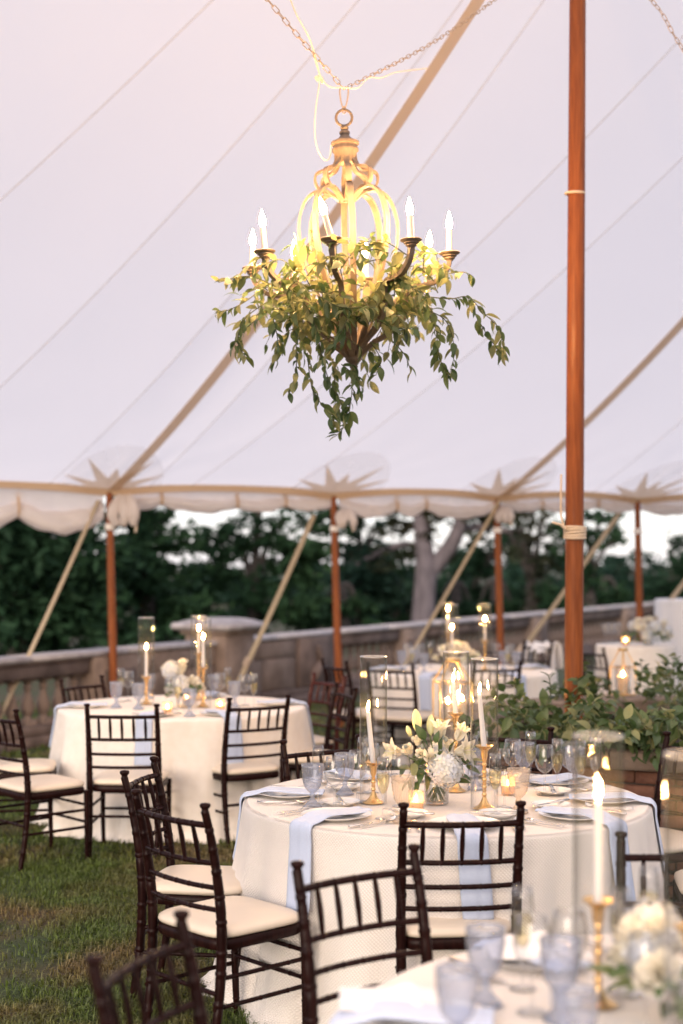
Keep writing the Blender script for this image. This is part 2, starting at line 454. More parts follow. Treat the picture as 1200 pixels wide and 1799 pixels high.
def ground_material():
    m = bpy.data.materials.new('lawn_soil')
    nt, N, L = nodes_of(m)
    b = N['Principled BSDF']; b.inputs['Roughness'].default_value = 0.95
    tc = N.new('ShaderNodeTexCoord')
    n1 = N.new('ShaderNodeTexNoise'); n1.inputs['Scale'].default_value = 1.6; n1.inputs['Detail'].default_value = 6
    n2 = N.new('ShaderNodeTexNoise'); n2.inputs['Scale'].default_value = 45; n2.inputs['Detail'].default_value = 5
    L.new(tc.outputs['Object'], n1.inputs['Vector']); L.new(tc.outputs['Object'], n2.inputs['Vector'])
    r1 = N.new('ShaderNodeValToRGB')
    r1.color_ramp.elements[0].position = 0.42; r1.color_ramp.elements[0].color = (0.030, 0.052, 0.013, 1)
    r1.color_ramp.elements[1].position = 0.66; r1.color_ramp.elements[1].color = (0.085, 0.055, 0.028, 1)
    L.new(n1.outputs[0], r1.inputs[0])
    r2 = N.new('ShaderNodeValToRGB')
    r2.color_ramp.elements[0].position = 0.3; r2.color_ramp.elements[0].color = (0.45, 0.45, 0.45, 1)
    r2.color_ramp.elements[1].position = 0.75; r2.color_ramp.elements[1].color = (1.25, 1.25, 1.25, 1)
    L.new(n2.outputs[0], r2.inputs[0])
    mx = N.new('ShaderNodeMix'); mx.data_type = 'RGBA'; mx.blend_type = 'MULTIPLY'; mx.inputs[0].default_value = 1
    L.new(r1.outputs[0], mx.inputs[6]); L.new(r2.outputs[0], mx.inputs[7]); L.new(mx.outputs[2], b.inputs['Base Color'])
    bp = N.new('ShaderNodeBump'); bp.inputs['Strength'].default_value = 0.6; bp.inputs['Distance'].default_value = 0.02
    L.new(n2.outputs[0], bp.inputs['Height']); L.new(bp.outputs[0], b.inputs['Normal'])
    return m
M_ground = ground_material()
def blade_material():
    m = mat('grass_blade', (0.050, 0.092, 0.017), 0.5, trans=0.3)
    nt, N, L = m.node_tree, m.node_tree.nodes, m.node_tree.links
    ge = N.new('ShaderNodeNewGeometry')
    tc = N.new('ShaderNodeTexCoord')
    nz = N.new('ShaderNodeTexNoise'); nz.inputs['Scale'].default_value = 1.6; nz.inputs['Detail'].default_value = 5
    L.new(tc.outputs['Object'], nz.inputs['Vector'])
    rp = N.new('ShaderNodeValToRGB')
    rp.color_ramp.elements[0].position = 0.44; rp.color_ramp.elements[0].color = (0.088, 0.128, 0.022, 1)
    rp.color_ramp.elements[1].position = 0.66; rp.color_ramp.elements[1].color = (0.185, 0.135, 0.055, 1)
    L.new(nz.outputs[0], rp.inputs[0])
    hs = N.new('ShaderNodeHueSaturation')
    mr = N.new('ShaderNodeMapRange'); mr.inputs['To Min'].default_value = 0.5; mr.inputs['To Max'].default_value = 1.5
    L.new(ge.outputs['Random Per Island'], mr.inputs[0]); L.new(mr.outputs[0], hs.inputs['Value'])
    L.new(rp.outputs[0], hs.inputs['Color'])
    L.new(hs.outputs[0], N['Principled BSDF'].inputs['Base Color'])
    for n in N:
        if n.type == 'BSDF_TRANSLUCENT': L.new(hs.outputs[0], n.inputs[0])
    return m
M_blade = blade_material()
# ---------------------------------------------------------------- ground and lawn
g = MB().grid(lambda u, v: Vector((-300 + 600 * u, -60 + 560 * v, 0.0)), 30, 30).build('ground', M_ground)
g['kind'] = 'structure'

def lawn():
    pts = []
    def scatter(n, x0, x1, y0, y1, h, w):
        p = rng.random((n, 2)); x = x0 + (x1 - x0) * p[:, 0]; y = y0 + (y1 - y0) * p[:, 1]
        keep = np.abs(x) < 0.262 * y + 0.5
        x, y = x[keep], y[keep]
        for i in range(len(x)):
            d = mnoise.noise(Vector((x[i] * 0.9, y[i] * 0.9, 3.1)))
            if d > 0.18 and random.random() < min(0.85, (d - 0.18) * 4): continue
            pts.append((x[i], y[i], h, w))
    scatter(95000, -2.3, 0.3, 4.6, 8.2, 0.036, 0.0030)
    scatter(34000, 0.3, 2.2, 4.6, 7.4, 0.034, 0.0034)
    scatter(60000, -4.2, 1.2, 8.2, 12.5, 0.040, 0.0052)
    scatter(26000, -4.6, 4.0, 12.5, 17.5, 0.045, 0.009)
    n = len(pts); P = np.array(pts)
    az = rng.random(n) * 2 * pi; lean = rng.random(n) ** 0.7 * 1.15
    cl = np.array([mnoise.noise(Vector((x * 7, y * 7, 1.7))) for x, y in P[:, :2]])
    h = P[:, 2] * (1 + .55 * cl) * (0.45 + 0.9 * rng.random(n)); w = P[:, 3] * (0.7 + 0.6 * rng.random(n))
    dx, dy = np.cos(az), np.sin(az)
    base = np.stack([P[:, 0], P[:, 1], np.zeros(n) - 0.002], 1)
    side = np.stack([-dy * w, dx * w, np.zeros(n)], 1)
    mid = base + np.stack([dx * h * .35 * lean, dy * h * .35 * lean, h * .6], 1)
    tip = base + np.stack([dx * h * 1.0 * lean, dy * h * 1.0 * lean, h * (1.05 - 0.45 * lean)], 1)
    V = np.stack([base - side, base + side, mid + side * .7, mid - side * .7, tip], 1).reshape(-1, 3)
    i = np.arange(n) * 5
    F = [q for k in i for q in ((k, k + 1, k + 2, k + 3), (k + 3, k + 2, k + 4))]
    me = bpy.data.meshes.new('grass'); me.from_pydata(V.tolist(), [], F); me.materials.append(M_blade); me.update()
    o = put('grass', me)
    tag(o, 'short trodden green lawn under and around the tables', 'grass', kind='stuff')
lawn()

# ---------------------------------------------------------------- terrace balustrade
WP0, WD = Vector((-3.16, 13.17, 0)), Vector((0.487, 0.8734, 0))
WN = Vector((0.8734, -0.487, 0))                     # towards the tent
def wall_M(u, z=0.0, off=0.0):
    p = WP0 + WD * u + WN * off
    return Matrix(((WD.x, -WN.x, 0, p.x), (WD.y, -WN.y, 0, p.y), (0, 0, 1, z), (0, 0, 0, 1)))
def balustrade():
    t = thing('stone_balustrade', 'weathered pinkish stone balustrade running along the terrace edge behind the tent', 'balustrade', WP0)
    inv = Matrix.Translation(-WP0)
    def place(name, me, u, z=0.0, off=0.0): return put(name, me, t, inv @ wall_M(u, z, off))
    spans = [(-6.0, 1.15), (5.95, 7.95), (8.65, 12.9), (13.6, 17.9), (18.9, 23.6), (24.3, 29)]
    piers = [(1.15, 1.95), (7.95, 8.65), (12.9, 13.6), (17.9, 18.9), (23.6, 24.3)]
    hw = .15
    # plinth in two steps, in lengths with joints
    for k in range(24):
        L = 1.46; u = -6 + k * 1.46 + L / 2
        mb = MB().box((0, 0, .055), (L - .012, .44, .11), bev=.012).box((0, 0, .155), (L - .012, .36, .088), bev=.01)
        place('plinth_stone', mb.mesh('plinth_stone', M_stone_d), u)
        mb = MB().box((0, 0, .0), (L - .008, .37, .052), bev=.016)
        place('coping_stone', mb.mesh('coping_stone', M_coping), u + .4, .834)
    def prof():
        P = [(.052, .045), (.05, .06), (.036, .075), (.034, .085), (.05, .105), (.066, .14), (.07, .175), (.062, .215), (.044, .265), (.033, .31), (.031, .34),
             (.042, .352), (.042, .368), (.034, .378), (.036, .40), (.052, .415)]
        return P
    bal = MB().lathe(prof(), 14).box((0, 0, .0225), (.125, .125, .045)).box((0, 0, .4375), (.12, .12, .045)).mesh('baluster', M_stone)
    for (a, b) in spans:
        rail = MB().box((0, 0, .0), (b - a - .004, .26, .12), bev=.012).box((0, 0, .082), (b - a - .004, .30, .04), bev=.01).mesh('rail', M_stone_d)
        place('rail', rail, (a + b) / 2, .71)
        n = max(2, round((b - a) / .222))
        for i in range(n):
            place('baluster', bal, a + (i + .5) * (b - a) / n, .20)
    for (a, b) in piers:
        mb = MB().box((0, 0, .50), (b - a, .36, .60), bev=.01)
        pr = place('pier', mb.mesh('pier', M_stone), (a + b) / 2, .003)
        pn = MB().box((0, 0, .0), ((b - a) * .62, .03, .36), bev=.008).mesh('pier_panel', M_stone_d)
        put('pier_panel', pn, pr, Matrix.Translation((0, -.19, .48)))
    # plain wall between, of large blocks
    a, b = 1.95, 5.08
    for r, (z0, z1) in enumerate(((.2, .585), (.588, .80))):
        n = 4 if r == 0 else 3; x = a
        for i in range(n):
            L = (b - a) / n
            mb = MB().box((0, 0, (z0 + z1) / 2), (L - .01, .30 + .012 * (r == 1), z1 - z0 - .006), bev=.008)
            place('wall_block', mb.mesh('wall_block', M_stone), x + L / 2, .002); x += L
    mb = MB().box((0, 0, .5), (.86, .40, .60), bev=.012)
    pr = place('pier', mb.mesh('pier', M_stone_d), 5.515, .003)
    cz = MB().tube(catmull([(-.16, 0, -.24), (-.07, -.01, -.12), (.05, -.02, .0), (.02, -.02, .12), (.0, -.01, .22)], 5), [.03, .05, .06, .07, .075, .08, .08, .075, .07, .065, .06, .055, .055, .055, .05, .05, .045, .045, .04, .035, .02], 8)
    put('carved_relief', cz.mesh('carved_relief', M_stone_d), pr, Matrix.Translation((0, -.2, .48)))
    # raised pier with a broad domed cap
    u = 3.62
    mb = MB().box((0, 0, .48), (.60, .56, .96), bev=.012).box((0, 0, .945), (.70, .66, .05), bev=.02)
    pr = place('pier', mb.mesh('pier', M_stone), u, .003)
    cap = MB().box((0, 0, 0), (.86, .82, .085), bev=.035)
    cap.grid(lambda a_, b_: Vector(((a_ - .5) * .78, (b_ - .5) * .74, .0435 + .05 * (1 - (2 * a_ - 1) ** 4) * (1 - (2 * b_ - 1) ** 4))), 8, 8)
    put('pier_cap', cap.mesh('pier_cap', M_coping), pr, Matrix.Translation((0, 0, 1.014)))
balustrade()

# ---------------------------------------------------------------- trees beyond the terrace
def leaf_cloud(mb_lists, C, R, n, size, clump=0.45):
    """n leaf-sized faces in an uneven ellipsoid: they gather round clump centres near its surface"""
    V, F = mb_lists
    nc = max(6, n // 110)
    cc = []
    while len(cc) < nc:
        d = Vector((random.gauss(0, 1), random.gauss(0, 1), random.gauss(0, 1))).normalized()
        r = random.random() ** 0.45
        if mnoise.noise(d * 1.7 + C * 0.37) < -0.32 and r > .5: continue
        cc.append(Vector((d.x * R[0], d.y * R[1], d.z * R[2])) * r)
    cs = min(R) * clump
    for i in range(n):
        c = random.choice(cc)
        p = C + c + Vector((random.gauss(0, cs), random.gauss(0, cs), random.gauss(0, cs * .6)))
        s = size * (0.5 + random.random())
        u = Vector((random.gauss(0, 1), random.gauss(0, 1), random.gauss(0, .6))).normalized()
        w = u.orthogonal().normalized(); w = Matrix.Rotation(random.random() * 6.28, 3, u) @ w
        k = len(V); h = u * s; q = w * s * .42
        V += [tuple(p - h), tuple(p + q * .9 - h * .1), tuple(p + h), tuple(p - q * .9 + h * .1)]
        F.append((k, k + 1, k + 2, k + 3))
def tree(name, label, D, blobs, lm, trunk=None, size=.12, group='trees beyond the balustrade', bark=None, dens=1.0, cat='tree'):
    """blobs: (px, py, rx, ry, fullness) in photo pixels at the distance D; trunk: tubes [(points), radii]"""
    s = FPX / D
    bx = sum(b[0] for b in blobs) / len(blobs)
    base = Vector(((bx - 600) / s, D, 0)) if trunk is None else Vector((trunk[0][0][0][0], D, 0))
    t = thing(name, label, cat, base, 0, group)
    V, F = [], []
    for (px, py, rx, ry, full) in blobs:
        C = at(px, py, D) - base
        R = (rx / s, max(rx, ry) / s * .8, ry / s)
        n = int(full * dens * (R[0] * R[2]) / (size * size) * 13)
        leaf_cloud((V, F), C, R, max(n, 60), size, .3)
    me = bpy.data.meshes.new('crown'); me.from_pydata(V, [], F); me.materials.append(M_tleaf[lm]); me.update()
    put('crown', me, t)
    mb = MB()
    if trunk is None:
        z = max(b[1] for b in blobs); 
        tops = sorted(blobs, key=lambda b: b[1])[:4]
        fork = Vector((0, 0, max(1.2, EYE + (HOR - z) / s)))
        mb.tube([(0, 0, -.1), (0.03, 0, .8), fork], [.2, .16, .12], 10)
        for b in tops:
            q = at(b[0], b[1], D) - base
            mb.tube(catmull([fork, (fork + q) / 2 + Vector((0, 0, .3)), q], 4), [.09 - .008 * i for i in range(9)], 7)
        mb.build('trunk', M_bark_d, t)
    else:
        for (pts, rad) in trunk:
            P = catmull([Vector(p) - base for p in pts], 5)
            n = len(P); rr = np.interp(np.linspace(0, len(rad) - 1, n), range(len(rad)), rad)
            mb.tube(P, list(rr), 12)
        mb.build('trunk', bark or M_bark, t)
    return t
random.seed(11)
tree('broadleaf_tree', 'tall dark dense tree filling the gap left of the first side pole', 24,
     [(-120, 900, 130, 150, 1), (-30, 960, 150, 130, 1), (80, 920, 120, 110, 1), (120, 1030, 140, 100, 1), (20, 1090, 160, 70, 1), (150, 1110, 120, 60, 1), (0, 700, 200, 140, .5)], 0, dens=1.7)
tree('broadleaf_tree', 'dark green tree with a rounded edge against sky right of the first side pole', 26,
     [(230, 930, 75, 70, 1), (275, 975, 70, 75, 1), (240, 1050, 110, 90, 1), (330, 1070, 80, 60, 1), (250, 880, 60, 45, .9), (220, 760, 130, 90, .5)], 1, dens=1.6)
tree('broadleaf_tree', 'loose tree with sky showing through its top, between first and second side poles', 30,
     [(425, 960, 34, 50, .6), (395, 1000, 30, 35, .7), (450, 905, 40, 20, .5), (360, 1030, 40, 40, 1), (385, 955, 40, 35, .6), (350, 940, 30, 25, .45), (350, 985, 30, 40, .55), (400, 930, 30, 25, .3), (500, 950, 40, 30, .5), (470, 985, 55, 60, .8), (540, 975, 70, 70, .9), (500, 915, 60, 35, .45), (585, 930, 45, 40, .5), (420, 1060, 80, 60, 1), (530, 1070, 100, 60, 1), (470, 780, 120, 70, .35)], 1, dens=1.35)
tree('broadleaf_tree', 'deep green tree standing behind the second side pole', 34,
     [(640, 1000, 70, 55, .9), (660, 930, 40, 25, .5), (600, 960, 35, 30, .6), (600, 1050, 80, 60, 1), (690, 1060, 80, 55, 1), (640, 960, 40, 25, .5), (620, 780, 120, 60, .35)], 3, dens=1.4)
Dt = 33; st = FPX / Dt
def tp(px, py, dy=0): 
    p = at(px, py, Dt); p.y += dy; return p
bx0 = at(742, 1100, Dt); bx0.z = -.1
trunk_tree = tree('pine_tree', 'large tree with a pale grey forked trunk rising behind the balustrade', Dt,
     [(700, 925, 45, 30, .5), (780, 905, 70, 35, .8), (845, 925, 45, 35, .6), (690, 985, 40, 30, .5), (640, 925, 40, 25, .6), (590, 900, 40, 20, .6), (680, 900, 50, 22, .8), (720, 900, 40, 25, .8), (750, 935, 28, 16, .5), (840, 890, 70, 28, 1), (900, 905, 40, 22, .8), (960, 890, 50, 20, .8), (900, 960, 30, 20, .4), (800, 960, 30, 18, .5), (735, 965, 25, 14, .35), (760, 800, 150, 60, .4), (880, 900, 50, 25, .35)], 2,
     trunk=[([bx0, tp(745, 1060), tp(748, 1000), tp(742, 940), tp(738, 880), tp(740, 780)], [.33, .27, .25, .20, .16, .10]),
            ([tp(748, 1010), tp(772, 985), tp(796, 950, -.2), tp(815, 900, -.4), tp(850, 840)], [.21, .20, .18, .14, .09]),
            ([tp(742, 960), tp(700, 958, .3), tp(640, 985, .5), tp(596, 1010, .8)], [.09, .075, .055, .03]),
            ([tp(805, 935), tp(850, 925), tp(900, 935)], [.12, .08, .04])])
tree('broadleaf_tree', 'dark tree closing the view just right of the pale forked trunk', 40,
     [(850, 1020, 50, 45, .9), (880, 1060, 70, 45, 1), (800, 1050, 70, 55, 1), (905, 945, 40, 40, .5), (850, 980, 40, 25, .6), (870, 975, 35, 25, .4), (700, 1020, 60, 70, 1)], 0)
tree('broadleaf_tree', 'airy brownish tree beside the third side pole with bright sky behind it', 37,
     [(930, 940, 45, 45, .6), (900, 900, 50, 30, .6), (870, 915, 30, 25, .5), (960, 905, 40, 22, .5), (975, 960, 25, 30, .5), (955, 1000, 40, 35, .6), (940, 1050, 50, 35, 1)], 2)
tree('broadleaf_tree', 'green tree leaning out from behind the thick centre pole', 36,
     [(1035, 930, 45, 45, .9), (1060, 900, 40, 30, .7), (1030, 1000, 40, 45, .9), (1010, 1050, 60, 40, 1), (985, 960, 40, 40, .6), (1085, 950, 18, 26, .5)], 1)
tree('broadleaf_tree', 'low rounded tree under open sky between centre pole and fourth side pole', 46,
     [(1090, 1005, 40, 30, .9), (1080, 1030, 60, 40, 1), (1130, 1020, 45, 40, 1), (1040, 1060, 70, 30, 1)], 3)
tree('broadleaf_tree', 'low dark tree at the far right end of the balustrade', 44,
     [(1200, 1030, 60, 45, 1), (1250, 1000, 60, 60, 1), (1150, 1055, 50, 30, 1), (1215, 985, 40, 45, .9)], 0)
tree('conifer_tree', 'slim pointed conifer standing up against pale sky beside the fourth side pole', 52,
     [(1181, 955, 5, 18, .9), (1180, 980, 12, 16, .9), (1182, 1000, 20, 18, .9), (1180, 1025, 28, 20, 1), (1180, 1055, 34, 24, 1)], 0)
for i, (px, py, rx, ry, D, lm, lab) in enumerate((
        (600, 1085, 80, 40, 31, 1, 'low green bush against the balustrade behind the second side pole'), (690, 1095, 60, 35, 34, 0, 'dark bush at the foot of the pale forked trunk, left side'),
        (800, 1085, 60, 38, 36, 0, 'dark bush at the foot of the pale forked trunk, right side'), (870, 1078, 60, 34, 39, 1, 'low bush behind the rear candles and balustrade'),
        (950, 1072, 60, 34, 42, 3, 'low bush just left of the centre pole beyond the balustrade'), (1060, 1062, 70, 36, 44, 1, 'low bush just right of the centre pole beyond the balustrade'), (1160, 1055, 80, 34, 47, 3, 'low bush by the right end of the balustrade'))):
    tree('bush', lab, D, [(px, py, rx, ry, 1), (px + 30, py - 8, rx * .7, ry * .8, 1), (px - 30, py - 5, rx * .6, ry * .7, 1)], lm, group='bushes beyond the balustrade', cat='bush')
V, F = [], []
for i in range(46):
    px = -260 + i * 38 + random.uniform(-12, 12); D = random.uniform(56, 64)
    top = 972 + random.uniform(-16, 18)
    s = FPX / D
    leaf_cloud((V, F), at(px, (top + 1100) / 2 + 10, D), (34 / s, 1.2, (1110 - top) / 2 / s), 700, .26, .3)
me = bpy.data.meshes.new('treeline'); me.from_pydata(V, [], F); me.materials.append(M_tleaf[3]); me.update()
tl = put('treeline', me); tag(tl, 'far dark wood closing the horizon behind the garden trees', 'treeline', kind='stuff')
# ---------------------------------------------------------------- the sailcloth tent
EDIR, INW = Vector((0.9425, 0.334, 0)), Vector((0.334, -0.9425, 0))
E0 = Vector((-2.32, 14.2, 0)); ZE = 2.49; ARIDGE = 6.79
def prof_z(a): return ZE + 0.32 * a + 0.021 * a * a
def canopy_z(p):
    a = (p - E0).dot(INW)
    if a > ARIDGE: a = 2 * ARIDGE - a
    return prof_z(a)
def ta(t, a):
    p = E0 + EDIR * t + INW * a; p.z = prof_z(a if a <= ARIDGE else 2 * ARIDGE - a); return p
def unproj(px, py):
    """where the ray through a photo pixel meets the canopy (near half)"""
    for i in range(1, 2801):
        D = 4.0 + 14.0 * i / 2800
        p = at(px, py, D); q = Vector((p.x, p.y, 0)); a = (q - E0).dot(INW)
        if p.z >= canopy_z(q): return q, (q - E0).dot(EDIR), a
    return None
def seam_line(p1, p2):
    """t at the eave and at the ridge of the seam seen through two pixels"""
    _, t1, a1 = unproj(*p1); _, t2, a2 = unproj(*p2)
    k = (t2 - t1) / (a2 - a1)
    return t1 - k * a1, t1 + k * (ARIDGE - a1)
TPOLES = [0.0, 2.37, 4.27, 6.04]
obs = [((60, 295), (340, 30)), ((300, 375), (500, 150)), ((300, 637), (560, 329)), ((205, 850), (650, 280)), ((322, 795), (700, 350)), ((820, 448), (1000, 270)), ((804, 637), (1000, 465)), ((905, 850), (1200, 560))]
SEAMS = sorted(seam_line(*o) for o in obs)
lines = [(-7.5, -6.5), (-6.2, -5.2), (-4.9, -3.9), (-3.6, -2.6)]
lines = [l for l in lines if l[0] < SEAMS[0][0] - .7] + SEAMS
tl_, tr_ = lines[-1]
for k in range(1, 7): lines.append((tl_ + 1.05 * k, tr_ + 1.05 * k))
RAFTERS = [seam_line((205, 850), (650, 280)), seam_line((905, 850), (1200, 560))]
print('SEAMS', [(round(a, 2), round(b, 2)) for a, b in lines])

def tent():
    t = thing('sailcloth_tent', 'large white sailcloth tent roof sweeping up over the tables', 'tent', E0)
    inv = -E0
    def scal(tt):                                      # the eave bows inward between its poles
        ps = [-5.0, -2.5] + TPOLES + [8.1, 10.2, 12.3]
        for i in range(len(ps) - 1):
            if ps[i] <= tt <= ps[i + 1]:
                f = (tt - ps[i]) / (ps[i + 1] - ps[i]); return 4 * f * (1 - f)
        return 0.0
    def crease(tt, a):                                 # pull lines running up from the pole heads
        z = 0.0
        for p_ in TPOLES + [-2.5, 8.1]:
            x = tt - p_; d = math.hypot(x, a)
            if d < 3.2: z += .011 * min(1, d / .5) * math.exp(-d / 1.1) * sin(17 * atan2(a, x) + p_ * 3 + 1.5 * mnoise.noise(Vector((x * 2, a * 2, p_))))
        return z + .012 * mnoise.noise(Vector((tt * .55, a * 1.1, 4.0))) * min(1, a)
    for i in range(len(lines) - 1):
        (e0, r0), (e1, r1) = lines[i], lines[i + 1]
        def fn(u, v, e0=e0, r0=r0, e1=e1, r1=r1):
            a = ARIDGE * v; tt = (e0 + (e1 - e0) * u) * (1 - v) + (r0 + (r1 - r0) * u) * v
            a2 = a + .10 * scal(tt) * (1 - v) ** 3
            p = ta(tt, a2); p.z += crease(tt, a2) - .016 * sin(pi * u) * sin(pi * min(1, v * 1.05)) ; return p + inv
        MB().grid(fn, 22, 44).build('canopy_panel', M_canopy, t, 'all')
        if i > 0:
            def ln(v, e0=e0, r0=r0):
                tt = e0 * (1 - v) + r0 * v; p = ta(tt, ARIDGE * v); p.z -= .006; return p + inv
            MB().tube([ln(k / 24) for k in range(25)], .009, flat=.002, side=EDIR).build('seam', M_seam, t)
        def fb(u, v, r0=r0, r1=r1):
            a = ARIDGE + ARIDGE * v; return ta(r0 + (r1 - r0) * u, a) + inv
        MB().grid(fb, 4, 14).build('canopy_panel', M_canopy, t, 'all')
    for (e, r) in RAFTERS:
        def ln(v, e=e, r=r):
            p = ta(e * (1 - v) + r * v, ARIDGE * v); p.z -= .03; return p + inv
        MB().tube([ln(k / 30) for k in range(31)], [.05 - .012 * (k / 30) for k in range(31)], flat=.005, side=EDIR).build('rafter_strap', M_rafter, t)
    # tan edge webbing
    def eb(tt): 
        p = ta(tt, .10 * scal(tt)); p.z -= .045 - .03 * scal(tt); return p + inv
    ps = [-5.0, -2.5] + TPOLES + [8.1, 10.2]
    for i in range(len(ps) - 1):
        P = [eb(ps[i] + (ps[i + 1] - ps[i]) * k / 16) for k in range(17)]
        MB().tube(P, .042, flat=.014, side=Vector((0, 0, 1))).build('edge_webbing', M_web, t)
    # reinforcement patches with pointed rays round each pole head
    for tp_ in TPOLES + [-2.5, 8.1]:
        def loc(x, a, d):
            p = ta(tp_ + x, max(a, 0.0)); p.z -= d; return p + inv
        disc = MB(); n = 20
        vs = [loc(0, .02, .012)] + [loc(.50 * cos(pi * k / n), .02 + 1.02 * sin(pi * k / n), .012) for k in range(n + 1)]
        disc.add(vs, [(0, k + 1, k + 2) for k in range(n)]); disc.build('pale_patch', M_patch_pale, t, False)
        tips = [(6, .50), (38, .62), (66, .74), (92, .5), (116, .78), (146, .62), (174, .52)]
        vs = [loc(0, .0, .022)]; m = 0
        for k, (ang, r) in enumerate(tips):
            a = RAD(ang); a0 = RAD(ang - 13); a1 = RAD(ang + 13)
            for (aa, rr) in ((a0, .27), (a, r), (a1, .27)):
                vs.append(loc(rr * cos(aa), max(0, rr * sin(aa) * 1.1), .022))
        st_ = MB().add(vs, [(0, k + 1, k + 2) for k in range(len(vs) - 2)])
        st_.build('star_patch', M_patch, t, False)
    return t
tent()

# side poles, a little out of plumb
def side_pole(label, tt, lean, h=2.44):
    p = E0 + EDIR * tt; base = Vector((p.x + lean, p.y + .05, 0))
    top = Vector((p.x, p.y - .0, h)) - base
    o = thing('side_pole', label, 'tent pole', base, 0, 'wooden side poles along the tent edge')
    MB().tube([(0, 0, 0), top * .5, top], [.040, .041, .034], 14).build('shaft', M_pole, o)
    q = top * .86
    MB().tube([q + Vector((.0, 0, dz)) for dz in (-.03, -.01, .01, .03)], [.047, .051, .050, .046], 12).build('white_wrap', M_white_tie, o)
    MB().tube([top + Vector((0, 0, z)) for z in (-.02, .09)], .012, 8).build('pin', M_chain, o)
    return o
side_pole('orange wooden side pole behind the rear left table', 0.0, .05)
side_pole('orange wooden side pole in front of the plain stretch of balustrade', TPOLES[1], .07)
side_pole('orange wooden side pole rising behind the centre rear table', TPOLES[2], .07)
side_pole('slim orange side pole behind the flower topped small table', TPOLES[3], .06)

# guy straps
def guy(label, a, b, w=.028):
    a, b = Vector(a), Vector(b)
    o = thing('guy_strap', label, 'guy strap', b, 0, 'tan guy straps staked outside the tent')
    d = a - b
    MB().tube([d * k / 12 + Vector((0, 0, -.03 * sin(pi * k / 12))) for k in range(13)], w, flat=.004, side=Vector((1, -.6, .3))).build('strap', M_strap, o)
    MB().tube([d * .30 + d.normalized() * z for z in (-.05, 0, .05)], [.035, .04, .035], flat=.014, side=Vector((1, -.6, .3))).build('ratchet', M_chain, o)
    MB().tube([Vector((0.0, 0, -.12)), Vector((0.02, -.02, .12))], [.012, .016], 8).build('stake', M_chain, o)
guy('broad tan guy strap slanting down past the balusters at the left edge', (-2.42, 14.15, 2.36), (-3.27, 12.95, 0))
guy('tan guy strap slanting from the second side pole across the raised stone pier', (-.29, 14.95, 2.24), (-1.33, 15.5, 0))
guy('pale thin guy strap crossing the forked tree trunk', (1.72, 15.45, 2.42), (.36, 16.1, 0), .02)
guy('tan guy strap passing behind the thick centre pole', (3.25, 16.3, 2.40), (1.62, 16.9, 0), .026)
guy('tan guy strap at the right edge ending by the white flower arrangement', (4.85, 16.9, 2.55), (3.0, 17.3, 0), .03)

# rolled up side walls under the eave
def roll(label, t0, t1, zroll, ties, sag, rad, seed):
    rs = random.Random(seed)
    mid = E0 + EDIR * (t0 + t1) / 2; mid.z = 0
    o = thing('rolled_side_wall', label, 'rolled side wall', mid, 0, 'rolled side walls under the tent edge')
    n = 64; ph = [rs.uniform(0, 6.28) for _ in range(8)]
    tf = [0.0] + ties + [1.0]
    def sg(f):
        for i in range(len(tf) - 1):
            if tf[i] <= f <= tf[i + 1]:
                g_ = (f - tf[i]) / (tf[i + 1] - tf[i]); return (4 * g_ * (1 - g_)) * min(1.0, (tf[i + 1] - tf[i]) / .3)
        return 0
    def centre(f):
        p = E0 + EDIR * (t0 + (t1 - t0) * f) - INW * .02; p.z = zroll - sag * sg(f) + .012 * sin(9 * f + ph[0]); return p - mid
    def fn(u, v):
        a = 2 * pi * u; c = centre(v)
        r = rad * (.72 + .34 * sg(v)) * (1 + .14 * sin(3 * a + 5 * v + ph[1]) + .10 * sin(5 * a - 17 * v + ph[2]) + .08 * sin(2 * a + 41 * v + ph[3]) + .06 * sin(67 * v + a + ph[4]))
        return c + INW * (r * cos(a)) + Vector((0, 0, r * 1.05 * sin(a)))
    MB().grid(fn, 18, n, closed_u=True).build('roll', M_curtain, o, 'all')
    def fv(u, v):
        c = centre(u); zt = ZE - .02
        p = E0 + EDIR * (t0 + (t1 - t0) * u) - mid; 
        return Vector((p.x, p.y, zt * (1 - v) + (c.z + .02) * v)) + INW * (.014 * sin(34 * u + ph[5]) * v + .01 * sin(71 * u + ph[6]) * v)
    MB().grid(fv, 60, 5).build('valance', M_curtain, o, 'all')
    for f in ties:
        c = centre(f); r = rad * .86
        P = [c + INW * (r * cos(a)) + Vector((0, 0, r * sin(a) + (.10 if k in (0, 16) else 0))) for k, a in enumerate([pi / 2 + 2 * pi * j / 16 for j in range(17)])]
        MB().tube(P, .014, flat=.003, side=EDIR).build('tie', M_web, o)
roll('sagging rolled side wall with clear window at the left edge of the tent', -2.5, -.06, 2.26, [.26, .66], .14, .10, 1)
roll('rolled side wall tied up between the first and second side poles', .08, 2.34, 2.365, [.2, .55, .78], .045, .062, 2)
roll('rolled side wall drooping in swags between second and third side poles', 2.44, 4.24, 2.365, [.36, .55], .08, .062, 3)
roll('thin rolled side wall between the third and fourth side poles', 4.33, 6.0, 2.39, [.3, .72], .03, .052, 4)
roll('thin rolled side wall at the right edge of the tent', 6.1, 8.1, 2.39, [.4, .65], .03, .055, 5)
